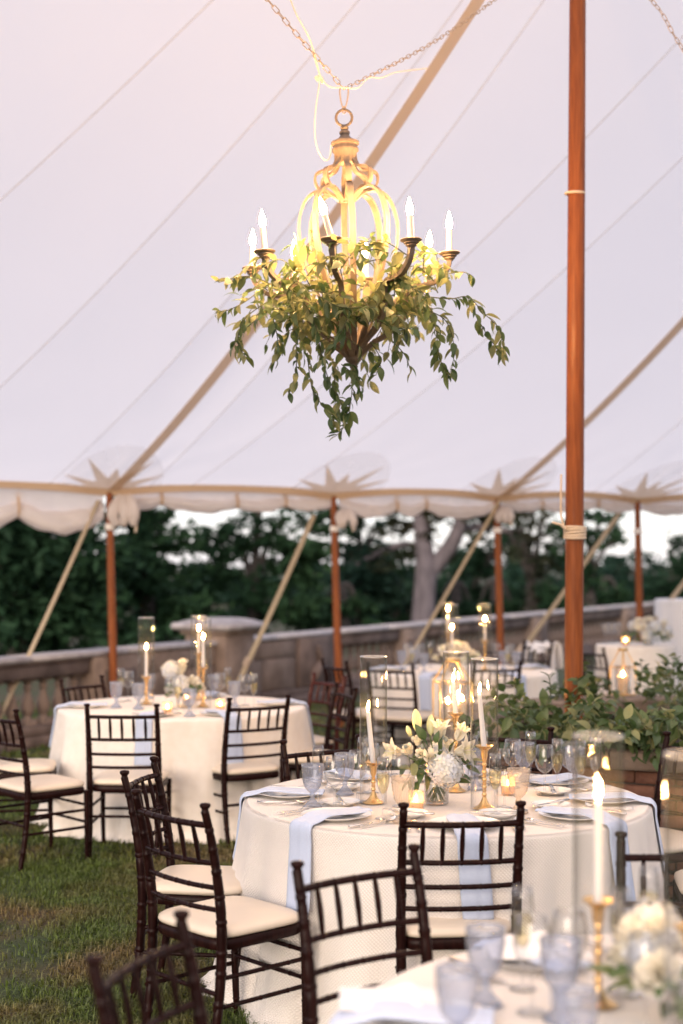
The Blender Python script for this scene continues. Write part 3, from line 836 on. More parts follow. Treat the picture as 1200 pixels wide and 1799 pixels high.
# bunched ends of cloth at the first and second poles
def bunch(label, tt, dx, z, w, h, seed):
    rs = random.Random(seed); p = E0 + EDIR * (tt + dx) + INW * .09; p.z = z
    o = thing('gathered_cloth', label, 'gathered cloth', p, 0, 'knots of cloth tied at the pole heads')
    for k in range(3):
        x0 = (k - 1) * w * .45
        P = [Vector((x0 * .4, 0, h * .5)), Vector((x0 * .9, -.03, h * .2)), Vector((x0 * 1.1 + rs.uniform(-.02, .02), -.05, -h * .15)), Vector((x0 + rs.uniform(-.03, .03), -.03, -h * .5))]
        MB().tube(catmull(P, 4), [w * (.16 + .14 * sin(pi * i / 12)) for i in range(13)], 9).build('fold', M_curtain, o, 'all')
    MB().tube([Vector((w * .5, 0, h * .2)), Vector((w * .62, -.02, -h * .2)), Vector((w * .56, -.03, -h * .72))], .012, 6).build('loose_end', M_rope, o)
bunch('knotted cream cloth hanging at the head of the first side pole', 0, .14, 2.26, .20, .30, 1)
bunch('cream cloth end with a dangling tie at the second side pole', 2.37, .10, 2.20, .15, .18, 2)
bunch('small cloth knot at the head of the third side pole', 4.27, .05, 2.26, .13, .16, 3)

# centre pole
cp = thing('centre_pole', 'thick varnished orange wooden pole holding the tent up beside the planter', 'tent pole', (1.352, 8.3, 0))
MB().tube([(0, 0, 0), (.006, 0, 1.5), (.014, 0, 3), (.03, 0, 5.72)], [.056, .0535, .052, .046], 28).build('shaft', M_pole, cp)
for (z, h, r) in ((1.92, .030, .060), (3.90, .010, .0545)):
    mb = MB(); nn = 5 if h > .02 else 1
    for k in range(nn):
        zz = z + (k - (nn - 1) / 2) * h * .48
        mb.tube([Vector((.010 + r * cos(a), r * sin(a), zz + .004 * sin(a + k))) for a in [2 * pi * j / 24 for j in range(25)]], .0085 if nn > 1 else .0075, 7)
    if nn > 1:
        mb.tube([(-.05, -.04, z + .02), (-.08, -.05, z + .045), (-.13, -.04, z + .06)], [.009, .007, .005], 6)
        mb.tube([(-.055, -.03, z + .02), (-.075, -.02, z + .10), (-.07, .0, z + .34)], [.007, .006, .005], 6)
    mb.build('rope_wrap', M_rope, cp)
# ---------------------------------------------------------------- leaves
def leaf_mesh(name, m, L=1.0, w=.42, fold=.18, curl=.25, tip=1.0):
    """pointed oval leaf along +X, folded at the midrib and curled, unit length"""
    n = 6; vs, fs = [], []
    for i in range(n + 1):
        f = i / n
        hw = w * .5 * (sin(pi * f ** .8)) ** .85 if 0 < f < 1 else 0.0
        z = -curl * (f - .3) ** 2 * (1 if f > .3 else .4)
        vs += [Vector((f * L, hw, z + fold * hw)), Vector((f * L, 0, z)), Vector((f * L, -hw, z + fold * hw))]
    for i in range(n):
        k = i * 3
        fs += [(k, k + 1, k + 4, k + 3), (k + 1, k + 2, k + 5, k + 4)]
    return MB().add(vs, fs).mesh(name, m, 'all')
LEAVES = [[leaf_mesh('leaf', M_leafs[c], w=ww, fold=fo, curl=cu) for (ww, fo, cu) in ((.40, .35, .35), (.50, .2, .55), (.44, .5, .15), (.36, .25, .8))] for c in range(3)]
LEAVES_W = [[leaf_mesh('leaf', M_leafs[c], w=ww, fold=fo, curl=cu) for (ww, fo, cu) in ((.58, .3, .35), (.66, .2, .5), (.54, .45, .2))] for c in range(3)]

def vine(P, nleaf, size, out, mix=(.4, .4, .2), rs=random, droop=.6, r0=.003, stems=None, bank=None):
    """a vine along the points P: the stem into stems (an MB), the leaves as (matrix, mesh) into out"""
    bank = bank or LEAVES
    C = catmull(P, 6); n = len(C)
    stems.tube(C, [r0 * (1 - .6 * i / n) for i in range(n)], 5)
    for k in range(nleaf):
        f = (k + rs.random()) / nleaf * (n - 1.001); i = int(f); p = C[i].lerp(C[i + 1], f - i); t = (C[i + 1] - C[i]).normalized()
        a = rs.uniform(0, 2 * pi)
        u = t.orthogonal().normalized(); u = Matrix.Rotation(a, 3, t) @ u
        x = (u * .8 + t * rs.uniform(.2, .9) + Vector((0, 0, -droop * rs.uniform(.3, 1.3)))).normalized()
        y = x.cross(Vector((rs.gauss(0, .5), rs.gauss(0, .5), 1))).normalized(); z = x.cross(y) * -1
        if z.z < 0 and rs.random() < .8: y, z = -y, -z
        s = size * rs.uniform(.65, 1.25)
        M = Matrix(((x.x, y.x, z.x, p.x), (x.y, y.y, z.y, p.y), (x.z, y.z, z.z, p.z), (0, 0, 0, 1))) @ Matrix.Scale(s, 4)
        c = rs.choices((0, 1, 2), mix)[0]
        out.append((M, rs.choice(bank[c]), s))
def plant_leaves(root, out, limit=298, key=None):
    """the leaves that show largest as parts, the rest joined as one part of kind stuff"""
    out = sorted(out, key=key or (lambda q: q[0].translation.y - q[2] * 12))
    for (M, me, s) in out[:limit]: put('leaf', me, root, M)
    rest = out[limit:]
    by = {}
    for (M, me, s) in rest: by.setdefault(me.materials[0].name, []).append((M, me))
    if rest:
        V, F, MI, mats = [], [], [], []
        for mi, (mn, L_) in enumerate(by.items()):
            mats.append(bpy.data.materials[mn])
            for (M, me) in L_:
                o = len(V); V += [tuple(M @ v.co) for v in me.vertices]
                for p in me.polygons: F.append(tuple(i + o for i in p.vertices)); MI.append(mi)
        me = bpy.data.meshes.new('small_leaves'); me.from_pydata(V, [], F)
        for m in mats: me.materials.append(m)
        me.polygons.foreach_set('material_index', MI); me.polygons.foreach_set('use_smooth', [True] * len(F)); me.update()
        o = put('small_leaves', me, root); o['kind'] = 'stuff'

# ---------------------------------------------------------------- chandelier
CH = Vector((0.012, 6.75, 0))
PXM = 370.0
def cz(py): return EYE + (HOR - py) / PXM
HUB = Vector((.012 + .045, 6.75, cz(632)))
TOP = Vector((.012, 6.75, cz(208)))
AX = (TOP - HUB).normalized()
def chandelier():
    t = thing('chandelier', 'white washed wooden birdcage chandelier with eight candle bulbs hanging on chains', 'chandelier', HUB)
    t.rotation_euler = Vector((0, 0, 1)).rotation_difference(AX).to_euler()
    Hh = (TOP - HUB).length
    def h(py): return (632 - py) / PXM          # height above the hub
    # ring and turned head
    mb = MB(); rr = .038
    mb.tube([Vector((rr * cos(a), 0, h(207) + rr * sin(a))) for a in [2 * pi * k / 28 for k in range(29)]], .0065, 8)
    mb.build('hanging_ring', M_cwood, t)
    k = 1 / PXM
    P = [(0, h(220)), (5, h(221)), (8, h(225)), (6, h(229)), (9, h(231)), (10, h(234)), (8, h(238)), (12, h(243)), (21, h(248)), (26, h(250)), (26, h(254)), (22, h(256)), (22, h(260)),
         (24.5, h(262)), (24.5, h(266)), (21, h(269)), (21, h(285)), (19, h(287)), (0, h(287))]
    MB().lathe([(r * k * .95, z) for r, z in P], 32).build('turned_head', M_cwood, t)
    # eight upper scrolls and eight long cage ribs, flat bands
    up = [(17, 272), (19, 285), (27, 296), (42, 300), (53, 306), (55, 318), (50, 330), (40, 336), (34, 334)]
    lo = [(14, 352), (22, 345), (38, 335), (58, 338), (74, 352), (84, 378), (87, 405), (83, 440), (72, 480), (56, 520), (38, 560), (24, 592), (14, 615)]
    for i in range(8):
        a = RAD(i * 45 - 4)
        d = Vector((cos(a), -sin(a), 0)); sd = Vector((sin(a), cos(a), 0))
        for (nm, pr, w, th) in (('upper_scroll', up, .0135, .0055), ('cage_rib', lo, .0150, .0060)):
            C = catmull([d * (r * k) + Vector((0, 0, h(y))) for r, y in pr], 5)
            MB().tube(C, w, flat=th, side=sd).build(nm, M_cwood, t)
    mb = MB().tube([Vector((.026 * cos(a), .026 * sin(a), h(349))) for a in [2 * pi * q / 24 for q in range(25)]], .012, flat=.006, side=Vector((0, 0, 1)))
    mb.build('cage_collar', M_cwood, t)
    P = [(0, -.055), (.012, -.05), (.02, -.035), (.016, -.022), (.034, -.008), (.040, .004), (.034, .018), (.022, .03), (.018, .06), (0, .065)]
    MB().lathe(P, 24).build('hub', M_cwood, t)
    arm = [(.03, 628), (.10, 606), (.19, 588), (.245, 566), (.258, 545), (.265, 525), (.29, 514), (.34, 513), (.40, 508), (.445, 496), (.468, 482), (.475, 470)]
    for i in range(8):
        a = RAD(10 + i * 45)
        d = Vector((cos(a), -sin(a), 0)); sd = Vector((sin(a), cos(a), 0))
        am = MB().tube(catmull([d * r + Vector((0, 0, h(y) + .004)) for r, y in arm], 5), .013, flat=.010, side=sd).build('arm', M_cwood, t)
        top = d * .475 + Vector((0, 0, h(472)))
        P = [(0, 0), (.014, .0), (.018, .006), (.026, .012), (.024, .017), (.034, .022), (.033, .027), (.047, .033), (.050, .038), (.047, .041), (.0, .040)]
        cup = MB().lathe(P, 22, Matrix.Translation(top)).build('cup', M_cwood, am)
        tilt = Vector((random.gauss(0, .05), random.gauss(0, .05), 1))
        if i == 2: tilt = Vector((-.24, 0, 1))
        q = top + Vector((0, 0, .038)); tilt.normalize()
        MB().tube([q, q + tilt * .112], [.0135, .0125], 14).build('candle_sleeve', M_sleeve, am)
        b0 = q + tilt * .112
        pr = [(.000, .0), (.009, .001), (.0135, .013), (.0155, .024), (.013, .04), (.008, .054), (.004, .066), (.002, .076), (.0, .080)]
        Mx = Matrix.Translation(b0) @ tilt.to_track_quat('Z', 'Y').to_matrix().to_4x4()
        MB().lathe(pr, 10, Mx).build('bulb', M_bulb, am, 'all')
    return t
chandelier()

# chains
LINK = {}
def link_mesh(L, W, r):
    P = []
    for k in range(15):
        a = 2 * pi * k / 14; x, y = cos(a), sin(a)
        P.append(Vector(((L / 2 - W / 2) * (1 if x > 1e-6 else -1 if x < -1e-6 else 0) + W / 2 * x, W / 2 * y, 0)))
    return MB().tube(P, r, 5, caps=False).mesh('chain_link', M_chain, 'all')
def chain(name, label, P, L=.042, W=.019, r=.0024, group=None):
    P = catmull(P, 14); t = thing(name, label, 'chain', P[0], 0, group)
    me = link_mesh(L, W, r)
    d = [0]
    for i in range(1, len(P)): d.append(d[-1] + (P[i] - P[i - 1]).length)
    step = L - 2.6 * r; n = int(d[-1] / step)
    for i in range(n):
        s = (i + .5) * step
        k = max(j for j in range(len(d)) if d[j] <= s); k = min(k, len(P) - 2)
        p = P[k].lerp(P[k + 1], (s - d[k]) / (d[k + 1] - d[k])); x = (P[k + 1] - P[k]).normalized()
        up = x.orthogonal().normalized(); up = Matrix.Rotation((i % 2) * pi / 2 + .5 + .25 * sin(i * 1.7), 3, x) @ up; z = x.cross(up)
        put('chain_link', me, t, Matrix(((x.x, up.x, z.x, p.x - P[0].x), (x.y, up.y, z.y, p.y - P[0].y), (x.z, up.z, z.z, p.z - P[0].z), (0, 0, 0, 1))))
    return t
J = Vector((.012, 6.75, cz(157)))
g_ch = 'chains holding the chandelier'
LEND = J + (Vector((-1.35, 5.8, 5.4)) - J) * .62
chain('chandelier_chain', 'bronze chain running steeply up and away left from the chandelier hook', [J, J.lerp(LEND, .5) + Vector((0, 0, -.035)), LEND], group=g_ch)
REND = Vector((1.33, 8.24, 5.38))
chain('chandelier_chain', 'bronze chain running up right from the chandelier hook to the centre pole', [J, J.lerp(REND, .35) + Vector((0, 0, -.07)), J.lerp(REND, .7) + Vector((0, 0, -.06)), REND], L=.038, W=.0175, r=.0022, group=g_ch)
chain('chandelier_chain', 'short piece of chain at the upper right corner beside the centre pole', [Vector((1.40, 8.24, 5.35)), Vector((1.70, 7.8, 4.83)), Vector((1.875, 7.8, 4.56)), Vector((2.3, 7.8, 4.0))], group=g_ch)
hk = thing('chain_hook', 'long bronze hook joining both chains to the chandelier ring', 'hook', J)
MB().tube(catmull([(-.004, 0, .012), (-.02, 0, -.002), (-.016, 0, -.05), (-.006, 0, -.085), (.006, 0, -.085), (.016, 0, -.05), (.02, 0, -.002), (.004, 0, .012)], 5), .0036, 7).build('carabiner', M_chain, hk, 'all')
MB().tube([Vector((.0 + .009 * cos(a), 0, -.098 + .016 * sin(a))) for a in [2 * pi * k / 16 for k in range(17)]], .003, 6).build('link', M_chain, hk, 'all')
def cp_(x, y, dy=0): 
    p = at(x, y, 6.75); p.y += dy; return p
cord = MB().tube(catmull([cp_(480, -4, -.38), cp_(508, 30, -.3), cp_(524, 60, -.24), cp_(546, 90, -.15), cp_(556, 118, -.05), cp_(566, 140, -.02), cp_(580, 156, -.03), cp_(600, 157, -.03), cp_(628, 148, .05), cp_(648, 124, .1), cp_(672, 116, .16), cp_(700, 96, .24), cp_(760, 62, .45)], 6), .0034, 6).build('power_cord', M_cord)
tag(cord, 'thin pale cord wound along both chandelier chains', 'cord')
cord2 = MB().tube(catmull([cp_(552, 100, -.1), cp_(560, 128, -.03), cp_(561, 146), cp_(555, 190), cp_(553, 225), cp_(556, 255), cp_(566, 277), cp_(576, 281), cp_(581, 270), cp_(582, 256), cp_(588, 250)], 6), .0032, 6).build('power_cord', M_cord)
tag(cord2, 'thin pale cord hanging in a loop beside the chandelier head', 'cord')
cl = MB().tube([cp_(556, 134), cp_(560, 142)], [.012, .010], 8).tube([cp_(564, 136), cp_(568, 146)], [.010, .008], 8).build('cord_connector', M_cord)
tag(cl, 'small pale plug joining cords under the left chandelier chain', 'connector')

# greenery on the chandelier
def garland():
    rs = random.Random(5)
    root = thing('greenery_garland', 'trailing smilax vines with pointed leaves wound round the chandelier arms', 'greenery', HUB)
    stems, out = MB(), []
    def L(px, py, dy=0): 
        p = at(px, py, 6.75 + dy) ; return p - HUB
    # bulk: short sprays from the ring of arms
    for k in range(108):
        a = rs.uniform(0, 2 * pi); r = rs.uniform(.14, .46)
        f = (r - .14) / .32; z = rs.uniform(.02 + .26 * f, .36 + .08 * f)
        p = Vector((r * cos(a), r * sin(a), z))
        d = Vector((cos(a) * rs.uniform(-.3, .8) + rs.gauss(0, .6), sin(a) * rs.uniform(-.2, 1) + rs.gauss(0, .6), rs.uniform(-.6, .6))).normalized()
        l = rs.uniform(.16, .30)
        P = [p, p + d * l * .5 + Vector((0, 0, .02)), p + d * l + Vector((0, 0, -.04))]
        vine(P, rs.randint(8, 12), .072, out, (.10, .30, .60), rs, .5, stems=stems)  # mostly pale leaves, their colour lightened to look lit by the bulbs
    # the long trails the photo shows: below the hub, out to the right, left edge
    T = [([(560, 600, -.1), (575, 660, -.12), (600, 710, -.1), (606, 745, -.1), (588, 768, -.1)], 30), ([(620, 640, -.05), (618, 690, -.1), (612, 735, -.1)], 26), ([(540, 620, -.15), (548, 680, -.2), (572, 720, -.2), (585, 740, -.2)], 24),
         ([(520, 600, -.2), (520, 650, -.25), (508, 690, -.25)], 16), ([(585, 630, .1), (590, 690, .1), (598, 725, .1)], 22), ([(600, 640, -.2), (628, 665, -.25), (632, 690, -.25)], 14),
         ([(740, 520, -.2), (790, 525, -.25), (822, 522, -.25), (850, 550, -.28), (878, 580, -.3), (886, 625, -.3)], 30), ([(822, 522, -.25), (845, 570, -.25), (868, 605, -.25), (880, 620, -.25)], 22),
         ([(740, 530, -.1), (765, 575, -.2), (770, 620, -.2), (786, 660, -.2)], 30), ([(730, 540, -.15), (780, 560, -.2), (798, 610, -.2), (792, 655, -.2)], 26), ([(690, 600, -.2), (712, 625, -.2), (722, 655, -.2)], 8), ([(650, 600, -.2), (668, 630, -.2), (660, 660, -.2)], 12),
         ([(470, 500, .0), (430, 530, -.1), (400, 545, -.15), (384, 546, -.15)], 18), ([(470, 530, -.1), (430, 560, -.2), (418, 600, -.2), (432, 628, -.2)], 24), ([(480, 540, 0), (440, 570, 0), (412, 600, 0), (424, 618, 0)], 20), ([(480, 560, -.2), (488, 600, -.2), (482, 636, -.2)], 16),
         ([(460, 470, .1), (432, 490, .1), (416, 482, .1)], 10), ([(790, 480, -.1), (815, 478, -.2), (832, 486, -.2)], 8), ([(520, 450, 0), (545, 425, -.05), (556, 415, -.05)], 12), ([(640, 470, 0), (640, 430, .0), (655, 415, 0)], 8),
         ([(680, 480, -.2), (720, 500, -.35), (750, 540, -.4)], 22), ([(560, 520, -.35), (600, 540, -.42), (660, 540, -.42)], 24), ([(500, 500, -.3), (540, 540, -.4), (560, 590, -.4)], 24), ([(610, 560, -.4), (590, 600, -.4), (560, 640, -.36)], 20), ([(660, 560, -.4), (700, 580, -.4), (725, 575, -.4)], 18)]
    for pts, n in T:
        vine([L(*p) for p in pts], n, .062, out, (.24, .40, .36), rs, .7, stems=stems)
    stems.build('vine_stem', M_vine, root)['kind'] = 'stuff'
    plant_leaves(root, out)
garland()
# ---------------------------------------------------------------- planter with its vines
PC = Vector((2.2, 8.8, 0)); PR = 1.62
def planter():
    t = thing('stone_planter', 'big round raised brick planter with stone coping, overgrown with vines', 'planter', PC)
    MB().lathe([(1.50, 0), (1.50, .68), (1.28, .68)], 64).build('mortar_core', M_mortar, t)
    MB().lathe([(0, .60), (1.3, .62)], 40).build('soil', M_soil, t)
    bm = [MB().box((0, 0, 0), (.205, .07 + .006 * k, .062), bev=.006).mesh('brick', M_brick) for k in range(3)]
    rs = random.Random(3); n = 45
    for c in range(9):
        for i in range(n):
            a = 2 * pi * (i + .5 * (c % 2)) / n
            if not (RAD(185) < a < RAD(330)): continue
            r = 1.492 + rs.uniform(-.004, .006)
            M = Matrix.Translation((r * cos(a), r * sin(a), .037 + c * .0735)) @ Matrix.Rotation(a + pi / 2 + rs.gauss(0, .012), 4, 'Z')
            put('brick', rs.choice(bm), t, M)
    n = 18
    for i in range(n):
        a0, a1 = 2 * pi * i / n + .004, 2 * pi * (i + 1) / n - .004; mb = MB(); m = 6
        dz = rs.uniform(-.004, .004)
        prof = [(1.24, .672), (1.24, .765), (1.255, .775), (1.60, .775), (1.62, .762), (1.62, .69), (1.60, .672)]
        mb.grid(lambda u, v: Vector((prof[int(round(v * 6))][0] * cos(a0 + (a1 - a0) * u), prof[int(round(v * 6))][0] * sin(a0 + (a1 - a0) * u), prof[int(round(v * 6))][1] + dz)), m, 6)
        for e in (0, m): mb.f.append(tuple(e * 7 + k for k in range(7)))
        mb.build('coping_stone', M_cope_b, t)
    return t
planter()
def planter_vines():
    rs = random.Random(9)
    root = thing('vine_planting', 'thick leafy green vines spilling over the rim of the round planter', 'greenery', PC + Vector((0, 0, .77)))
    stems, out = MB(), []
    def rim(a, r, z=0): return Vector((r * cos(a), r * sin(a), z))
    for k in range(150):
        a = RAD(rs.uniform(204, 292)) if k < 120 else RAD(rs.uniform(20, 120))
        r = rs.uniform(1.05, 1.6); p = rim(a, r, rs.uniform(-.02, .05))
        da = rs.gauss(0, 1.2); d = Vector((cos(a + da), sin(a + da), rs.uniform(.05, .9))).normalized(); l = rs.uniform(.18, .38)
        end = p + d * l
        P = [p, p + d * l * .55 + Vector((0, 0, .03)), end + Vector((0, 0, -.05 if rs.random() < .7 else .04))]
        if a > RAD(255) and rs.random() < .55: continue
        vine(P, rs.randint(10, 16), .078, out, (.36, .40, .24), rs, .25, r0=.004, stems=stems, bank=LEAVES_W)
    # inside the ring, round the pole, and the tall sprays at the right
    for k in range(46):
        a = rs.uniform(0, 2 * pi); r = 1.15 * sqrt(rs.random())
        if r * cos(a) < -.75: continue
        p = rim(a, r, -.12)
        d = Vector((rs.gauss(0, .6), rs.gauss(0, .6), 1)).normalized(); l = rs.uniform(.12, .28)
        vine([p, p + d * l * .6, p + d * l + Vector((rs.gauss(0, .08), rs.gauss(0, .08), -.02))], rs.randint(8, 13), .078, out, (.36, .42, .22), rs, .15, r0=.004, stems=stems, bank=LEAVES_W)
    for (px, py0, py1, D) in ((1135, 1230, 1175, 10.0), (1160, 1225, 1168, 9.8), (1190, 1225, 1150, 9.6), (1120, 1215, 1160, 9.7), (1190, 1240, 1170, 9.2), (1172, 1240, 1160, 9.0), (1145, 1230, 1180, 9.4), (960, 1240, 1185, 7.9), (1045, 1235, 1185, 8.6), (905, 1250, 1200, 8.3), (1005, 1235, 1195, 8.2)):
        a_, b_ = at(px, py0, D) - root.location, at(px + rs.uniform(-8, 14), py1, D) - root.location
        vine([a_, (a_ + b_) / 2 + Vector((.02, 0, 0)), b_], 12, .072, out, (.4, .5, .1), rs, .1, r0=.004, stems=stems, bank=LEAVES_W)
    # trails over the near rim
    for (x0, y0, x1, y1, D) in ((1090, 1262, 1120, 1325, 7.35), (1140, 1258, 1160, 1330, 7.3), (1125, 1270, 1150, 1345, 7.25), (1060, 1262, 1085, 1300, 7.4), (1175, 1250, 1195, 1310, 7.3), (960, 1268, 940, 1320, 7.45), (905, 1268, 890, 1310, 7.6), (995, 1268, 1010, 1310, 7.4), (850, 1270, 835, 1310, 7.9)):
        a_, b_ = at(x0, y0, D + .15) - root.location, at(x1, y1, D) - root.location
        vine([a_, (a_ + b_) / 2 + Vector((0, -.05, .04)), b_], 11, .095, out, (.35, .4, .25), rs, .5, r0=.004, stems=stems, bank=LEAVES_W)
    stems.build('vine_stem', M_vine, root)['kind'] = 'stuff'
    plant_leaves(root, out)
planter_vines()

# ---------------------------------------------------------------- chiavari chairs
def chair_kind(wood):
    """origin under the middle of the back; the seat points along +Y"""
    t = thing('chair', 'tmp label for a chair', 'chair')
    SW, FW, SD, SH = .205, .205, .405, .432
    def post_pts(sx):
        return [(sx * (SW - .008), -.045, 0), (sx * (SW - .004), -.012, .20), (sx * SW, 0, .43), (sx * SW, -.012, .60), (sx * SW, -.044, .78), (sx * SW, -.072, .885)]
    def bamboo(P, r, rings, n=7, k=10):
        """a turned rod with narrow raised rings where its joints are"""
        C = catmull(P, n); d = [0]
        for i in range(1, len(C)): d.append(d[-1] + (C[i] - C[i - 1]).length)
        T = d[-1]; S = sorted(set([x / T for x in d]))
        xs = []
        for f in rings: xs += [f - .011, f - .006, f + .006, f + .011]
        S = sorted(S + xs); S = [f for f in S if 0 <= f <= 1]
        pts, rad = [], []
        for f in S:
            s = f * T; j = max(0, min(len(d) - 2, max(q for q in range(len(d)) if d[q] <= s + 1e-9)))
            pts.append(C[j].lerp(C[j + 1], (s - d[j]) / max(d[j + 1] - d[j], 1e-9)))
            rr = r(f) if callable(r) else r
            for g_ in rings:
                if abs(f - g_) < .0075: rr *= 1.10
                elif abs(f - g_) < .012: rr *= .93
            rad.append(rr)
        return MB().tube(pts, rad, k)
    for sx in (-1, 1):
        mb = bamboo(post_pts(sx), lambda f: .0145 + .0045 * sin(pi * min(1, f * 1.05)), [.12, .24, .36, .44, .56, .66, .76, .85, .93])
        p = Vector((sx * SW, -.073, .885))
        mb.lathe([(.013, -.004), (.0155, .004), (.0125, .010), (.0125, .016), (.0185, .022), (.020, .029), (.017, .034), (.0, .037)], 12, Matrix.Translation(p))
        mb.build('rear_leg', wood, t)
        bamboo([(sx * FW, SD - .02, .415), (sx * FW, SD - .018, .2), (sx * (FW - .004), SD - .012, 0)], lambda f: .0165 - .004 * f, [.2, .42, .65, .85]).build('front_leg', wood, t)
    def bow(z, y, b=.028): return [(-SW, y, z), (-SW * .5, y - b * .8, z), (0, y - b, z), (SW * .5, y - b * .8, z), (SW, y, z)]
    def yb(z): return float(np.interp(z, [.43, .60, .78, .885], [0, -.012, -.044, -.072]))
    for (z, nm, r) in ((.842, 'top_rail', .0115), (.706, 'back_rail', .0100), (.618, 'back_rail', .0095), (.540, 'back_rail', .0095)):
        bamboo(bow(z, yb(z)), r, [.17, .33, .5, .67, .83], 6, 8).build(nm, wood, t)
    for k in range(5):
        x = (k - 2) * SW * .335; b = .028 * (1 - (x / SW) ** 2 * .9)
        bamboo([(x, yb(.706) - b, .706), (x, yb(.775) - b, .775), (x, yb(.842) - b, .842)], lambda f: .0065 + .0028 * sin(pi * f), [.3, .7], 4, 7).build('spindle', wood, t)
    # seat frame and cushion
    def outline(u, g):
        a = 2 * pi * u; c, s_ = cos(a), sin(a); e = 2 / 5.5
        x = (FW + g) * (abs(c) ** e) * (1 if c > 0 else -1); y = SD / 2 - .008 + (SD / 2 + g) * (abs(s_) ** e) * (1 if s_ > 0 else -1)
        return x * (1 - .03 * (1 - y / SD)), y
    def ring(prof, n=40):
        return MB().grid(lambda u, v: Vector((*outline(u, prof[int(round(v * (len(prof) - 1)))][0]), prof[int(round(v * (len(prof) - 1)))][1])), n, len(prof) - 1, closed_u=True)
    fr = ring([(-.03, .392), (.004, .392), (.008, .398), (.008, .424), (.003, .430), (-.06, .430)]); fr.build('seat_frame', wood, t)
    n = 40; pr = [(-.010, .431), (.004, .436), (.009, .446), (.006, .458), (-.010, .468), (-.05, .476), (-.12, .482), (-.196, .484)]
    cu = ring(pr, n); m = len(pr); cu.f.append(tuple(i * m + m - 1 for i in range(n)))
    cu.build('cushion', M_seat, t, 'all')
    for z in (.30, .20):
        for sx in (-1, 1):
            bamboo([(sx * (SW - .003), -.012 - .02 * (z < .25), z), (sx * FW, SD * .5, z), (sx * FW, SD - .02, z)], .0088, [.2, .5, .8], 5, 8).build('stretcher', wood, t)
        bamboo([(-FW, SD - .02, z + .028), (0, SD - .02, z + .028), (FW, SD - .02, z + .028)], .0088, [.2, .5, .8], 5, 8).build('stretcher', wood, t)
    bamboo([(-SW, -.02, .25), (0, -.02, .25), (SW, -.02, .25)], .0088, [.2, .5, .8], 5, 8).build('stretcher', wood, t)
    return t
dark_chair, red_chair = Kind(chair_kind(M_mahog)), Kind(chair_kind(M_mahog_red))
def chair(label, x, y, face, group='dark bamboo style chairs round the tables', kind=dark_chair):
    """x, y: middle of the two finials; face: where the sitter looks, degrees"""
    a = RAD(face)
    return kind(label, (x + .072 * cos(a), y + .072 * sin(a), 0), a - pi / 2, group=group)
MT, LT, RT, FT, ST = Vector((.435, 5.95, 0)), Vector((-1.09, 9.76, 0)), Vector((1.11, 12.95, 0)), Vector((.83, 2.96, 0)), Vector((3.02, 14.6, 0))
chair('dark chair in soft focus at the bottom left corner, only its back showing', -.45, 3.19, -20)
chair('dark chair set to the blurred corner table, its back tilted across the front table cloth', .046, 4.06, -55)
chair('dark chair at the right, its thin back seen through the blurred tall candle glass', 1.06, 4.33, -102)
chair('dark chair tucked in front of the big table, blue napkin hanging behind its rails', .418, 4.92, 95)
chair('dark chair left of the big table showing its whole ivory seat', -.608, 5.04, 43)
chair('dark chair seen edge on, half hidden behind the nearer left chair of the big table', -.83, 5.86, -9)
chair('dark chair at the back left of the big table behind the blue goblets', -.093, 6.73, -60)
chair('dark chair behind the big table between champagne flutes and planter', .86, 7.22, -110)
chair('dark chair in front of the brick planter at the right edge', 1.70, 6.78, -148)
chair('dark chair at the right edge with only the ivory seat corner in view', 1.83, 5.70, 172)
chair('dark chair at the rear left table with its back square to us', -1.285, 8.32, 88)
chair('dark chair at the rear left table, turned a little, ivory seat to its left', -.51, 8.80, 121)
chair('dark chair at the left edge with a full ivory seat beside the rear left table', -1.97, 8.17, 42)
chair('dark chair cut off by the left edge behind another ivory seat', -2.30, 9.02, 8)
chair('dark chair on the far side of the rear left table in front of the balusters', -1.87, 10.25, -34)
chair('dark chair right of the rear left table seen from its side', .03, 9.58, 198)
chair('reddish chair standing on the grass gap between the two rear tables', -.09, 10.5, 214, kind=red_chair)
chair('dark chair at the centre rear table in front of the second side pole', -.06, 12.1, 30)
chair('dark chair at the centre rear table seen beside the left tall glass cylinder', .40, 11.72, 62)
chair('dark chair at the centre rear table seen right of the tall candles', 1.30, 11.85, 106)
chair('dark chair on the far side of the centre rear table by the third side pole', 1.62, 14.15, 240)
shawl_chair = chair('dark chair behind the centre rear table with a white shawl over it', 2.06, 14.9, 215)
chair('dark chair side on beside the small flower topped table', 2.45, 13.95, 25)

sh = thing('shawl', 'white shawl draped over a chair back by the centre pole', 'shawl', (2.06, 14.9, 0), RAD(215 - 90))
def shawl_fn(u, v):
    x = (u - .5) * .50; a = v * 2 - 1
    z = .905 - .02 * abs(a) - (.34 * max(0, abs(a) - .25) if abs(x) > .12 else .10 * max(0, abs(a) - .25)) + .015 * sin(19 * u + 3 * v) + .01 * sin(37 * u)
    return Vector((x * (1 + .1 * sin(7 * v)), -.05 + a * .065 + .01 * sin(31 * u) , z))
MB().grid(shawl_fn, 30, 12).build('shawl_cloth', M_napkin_w, sh, 'all')

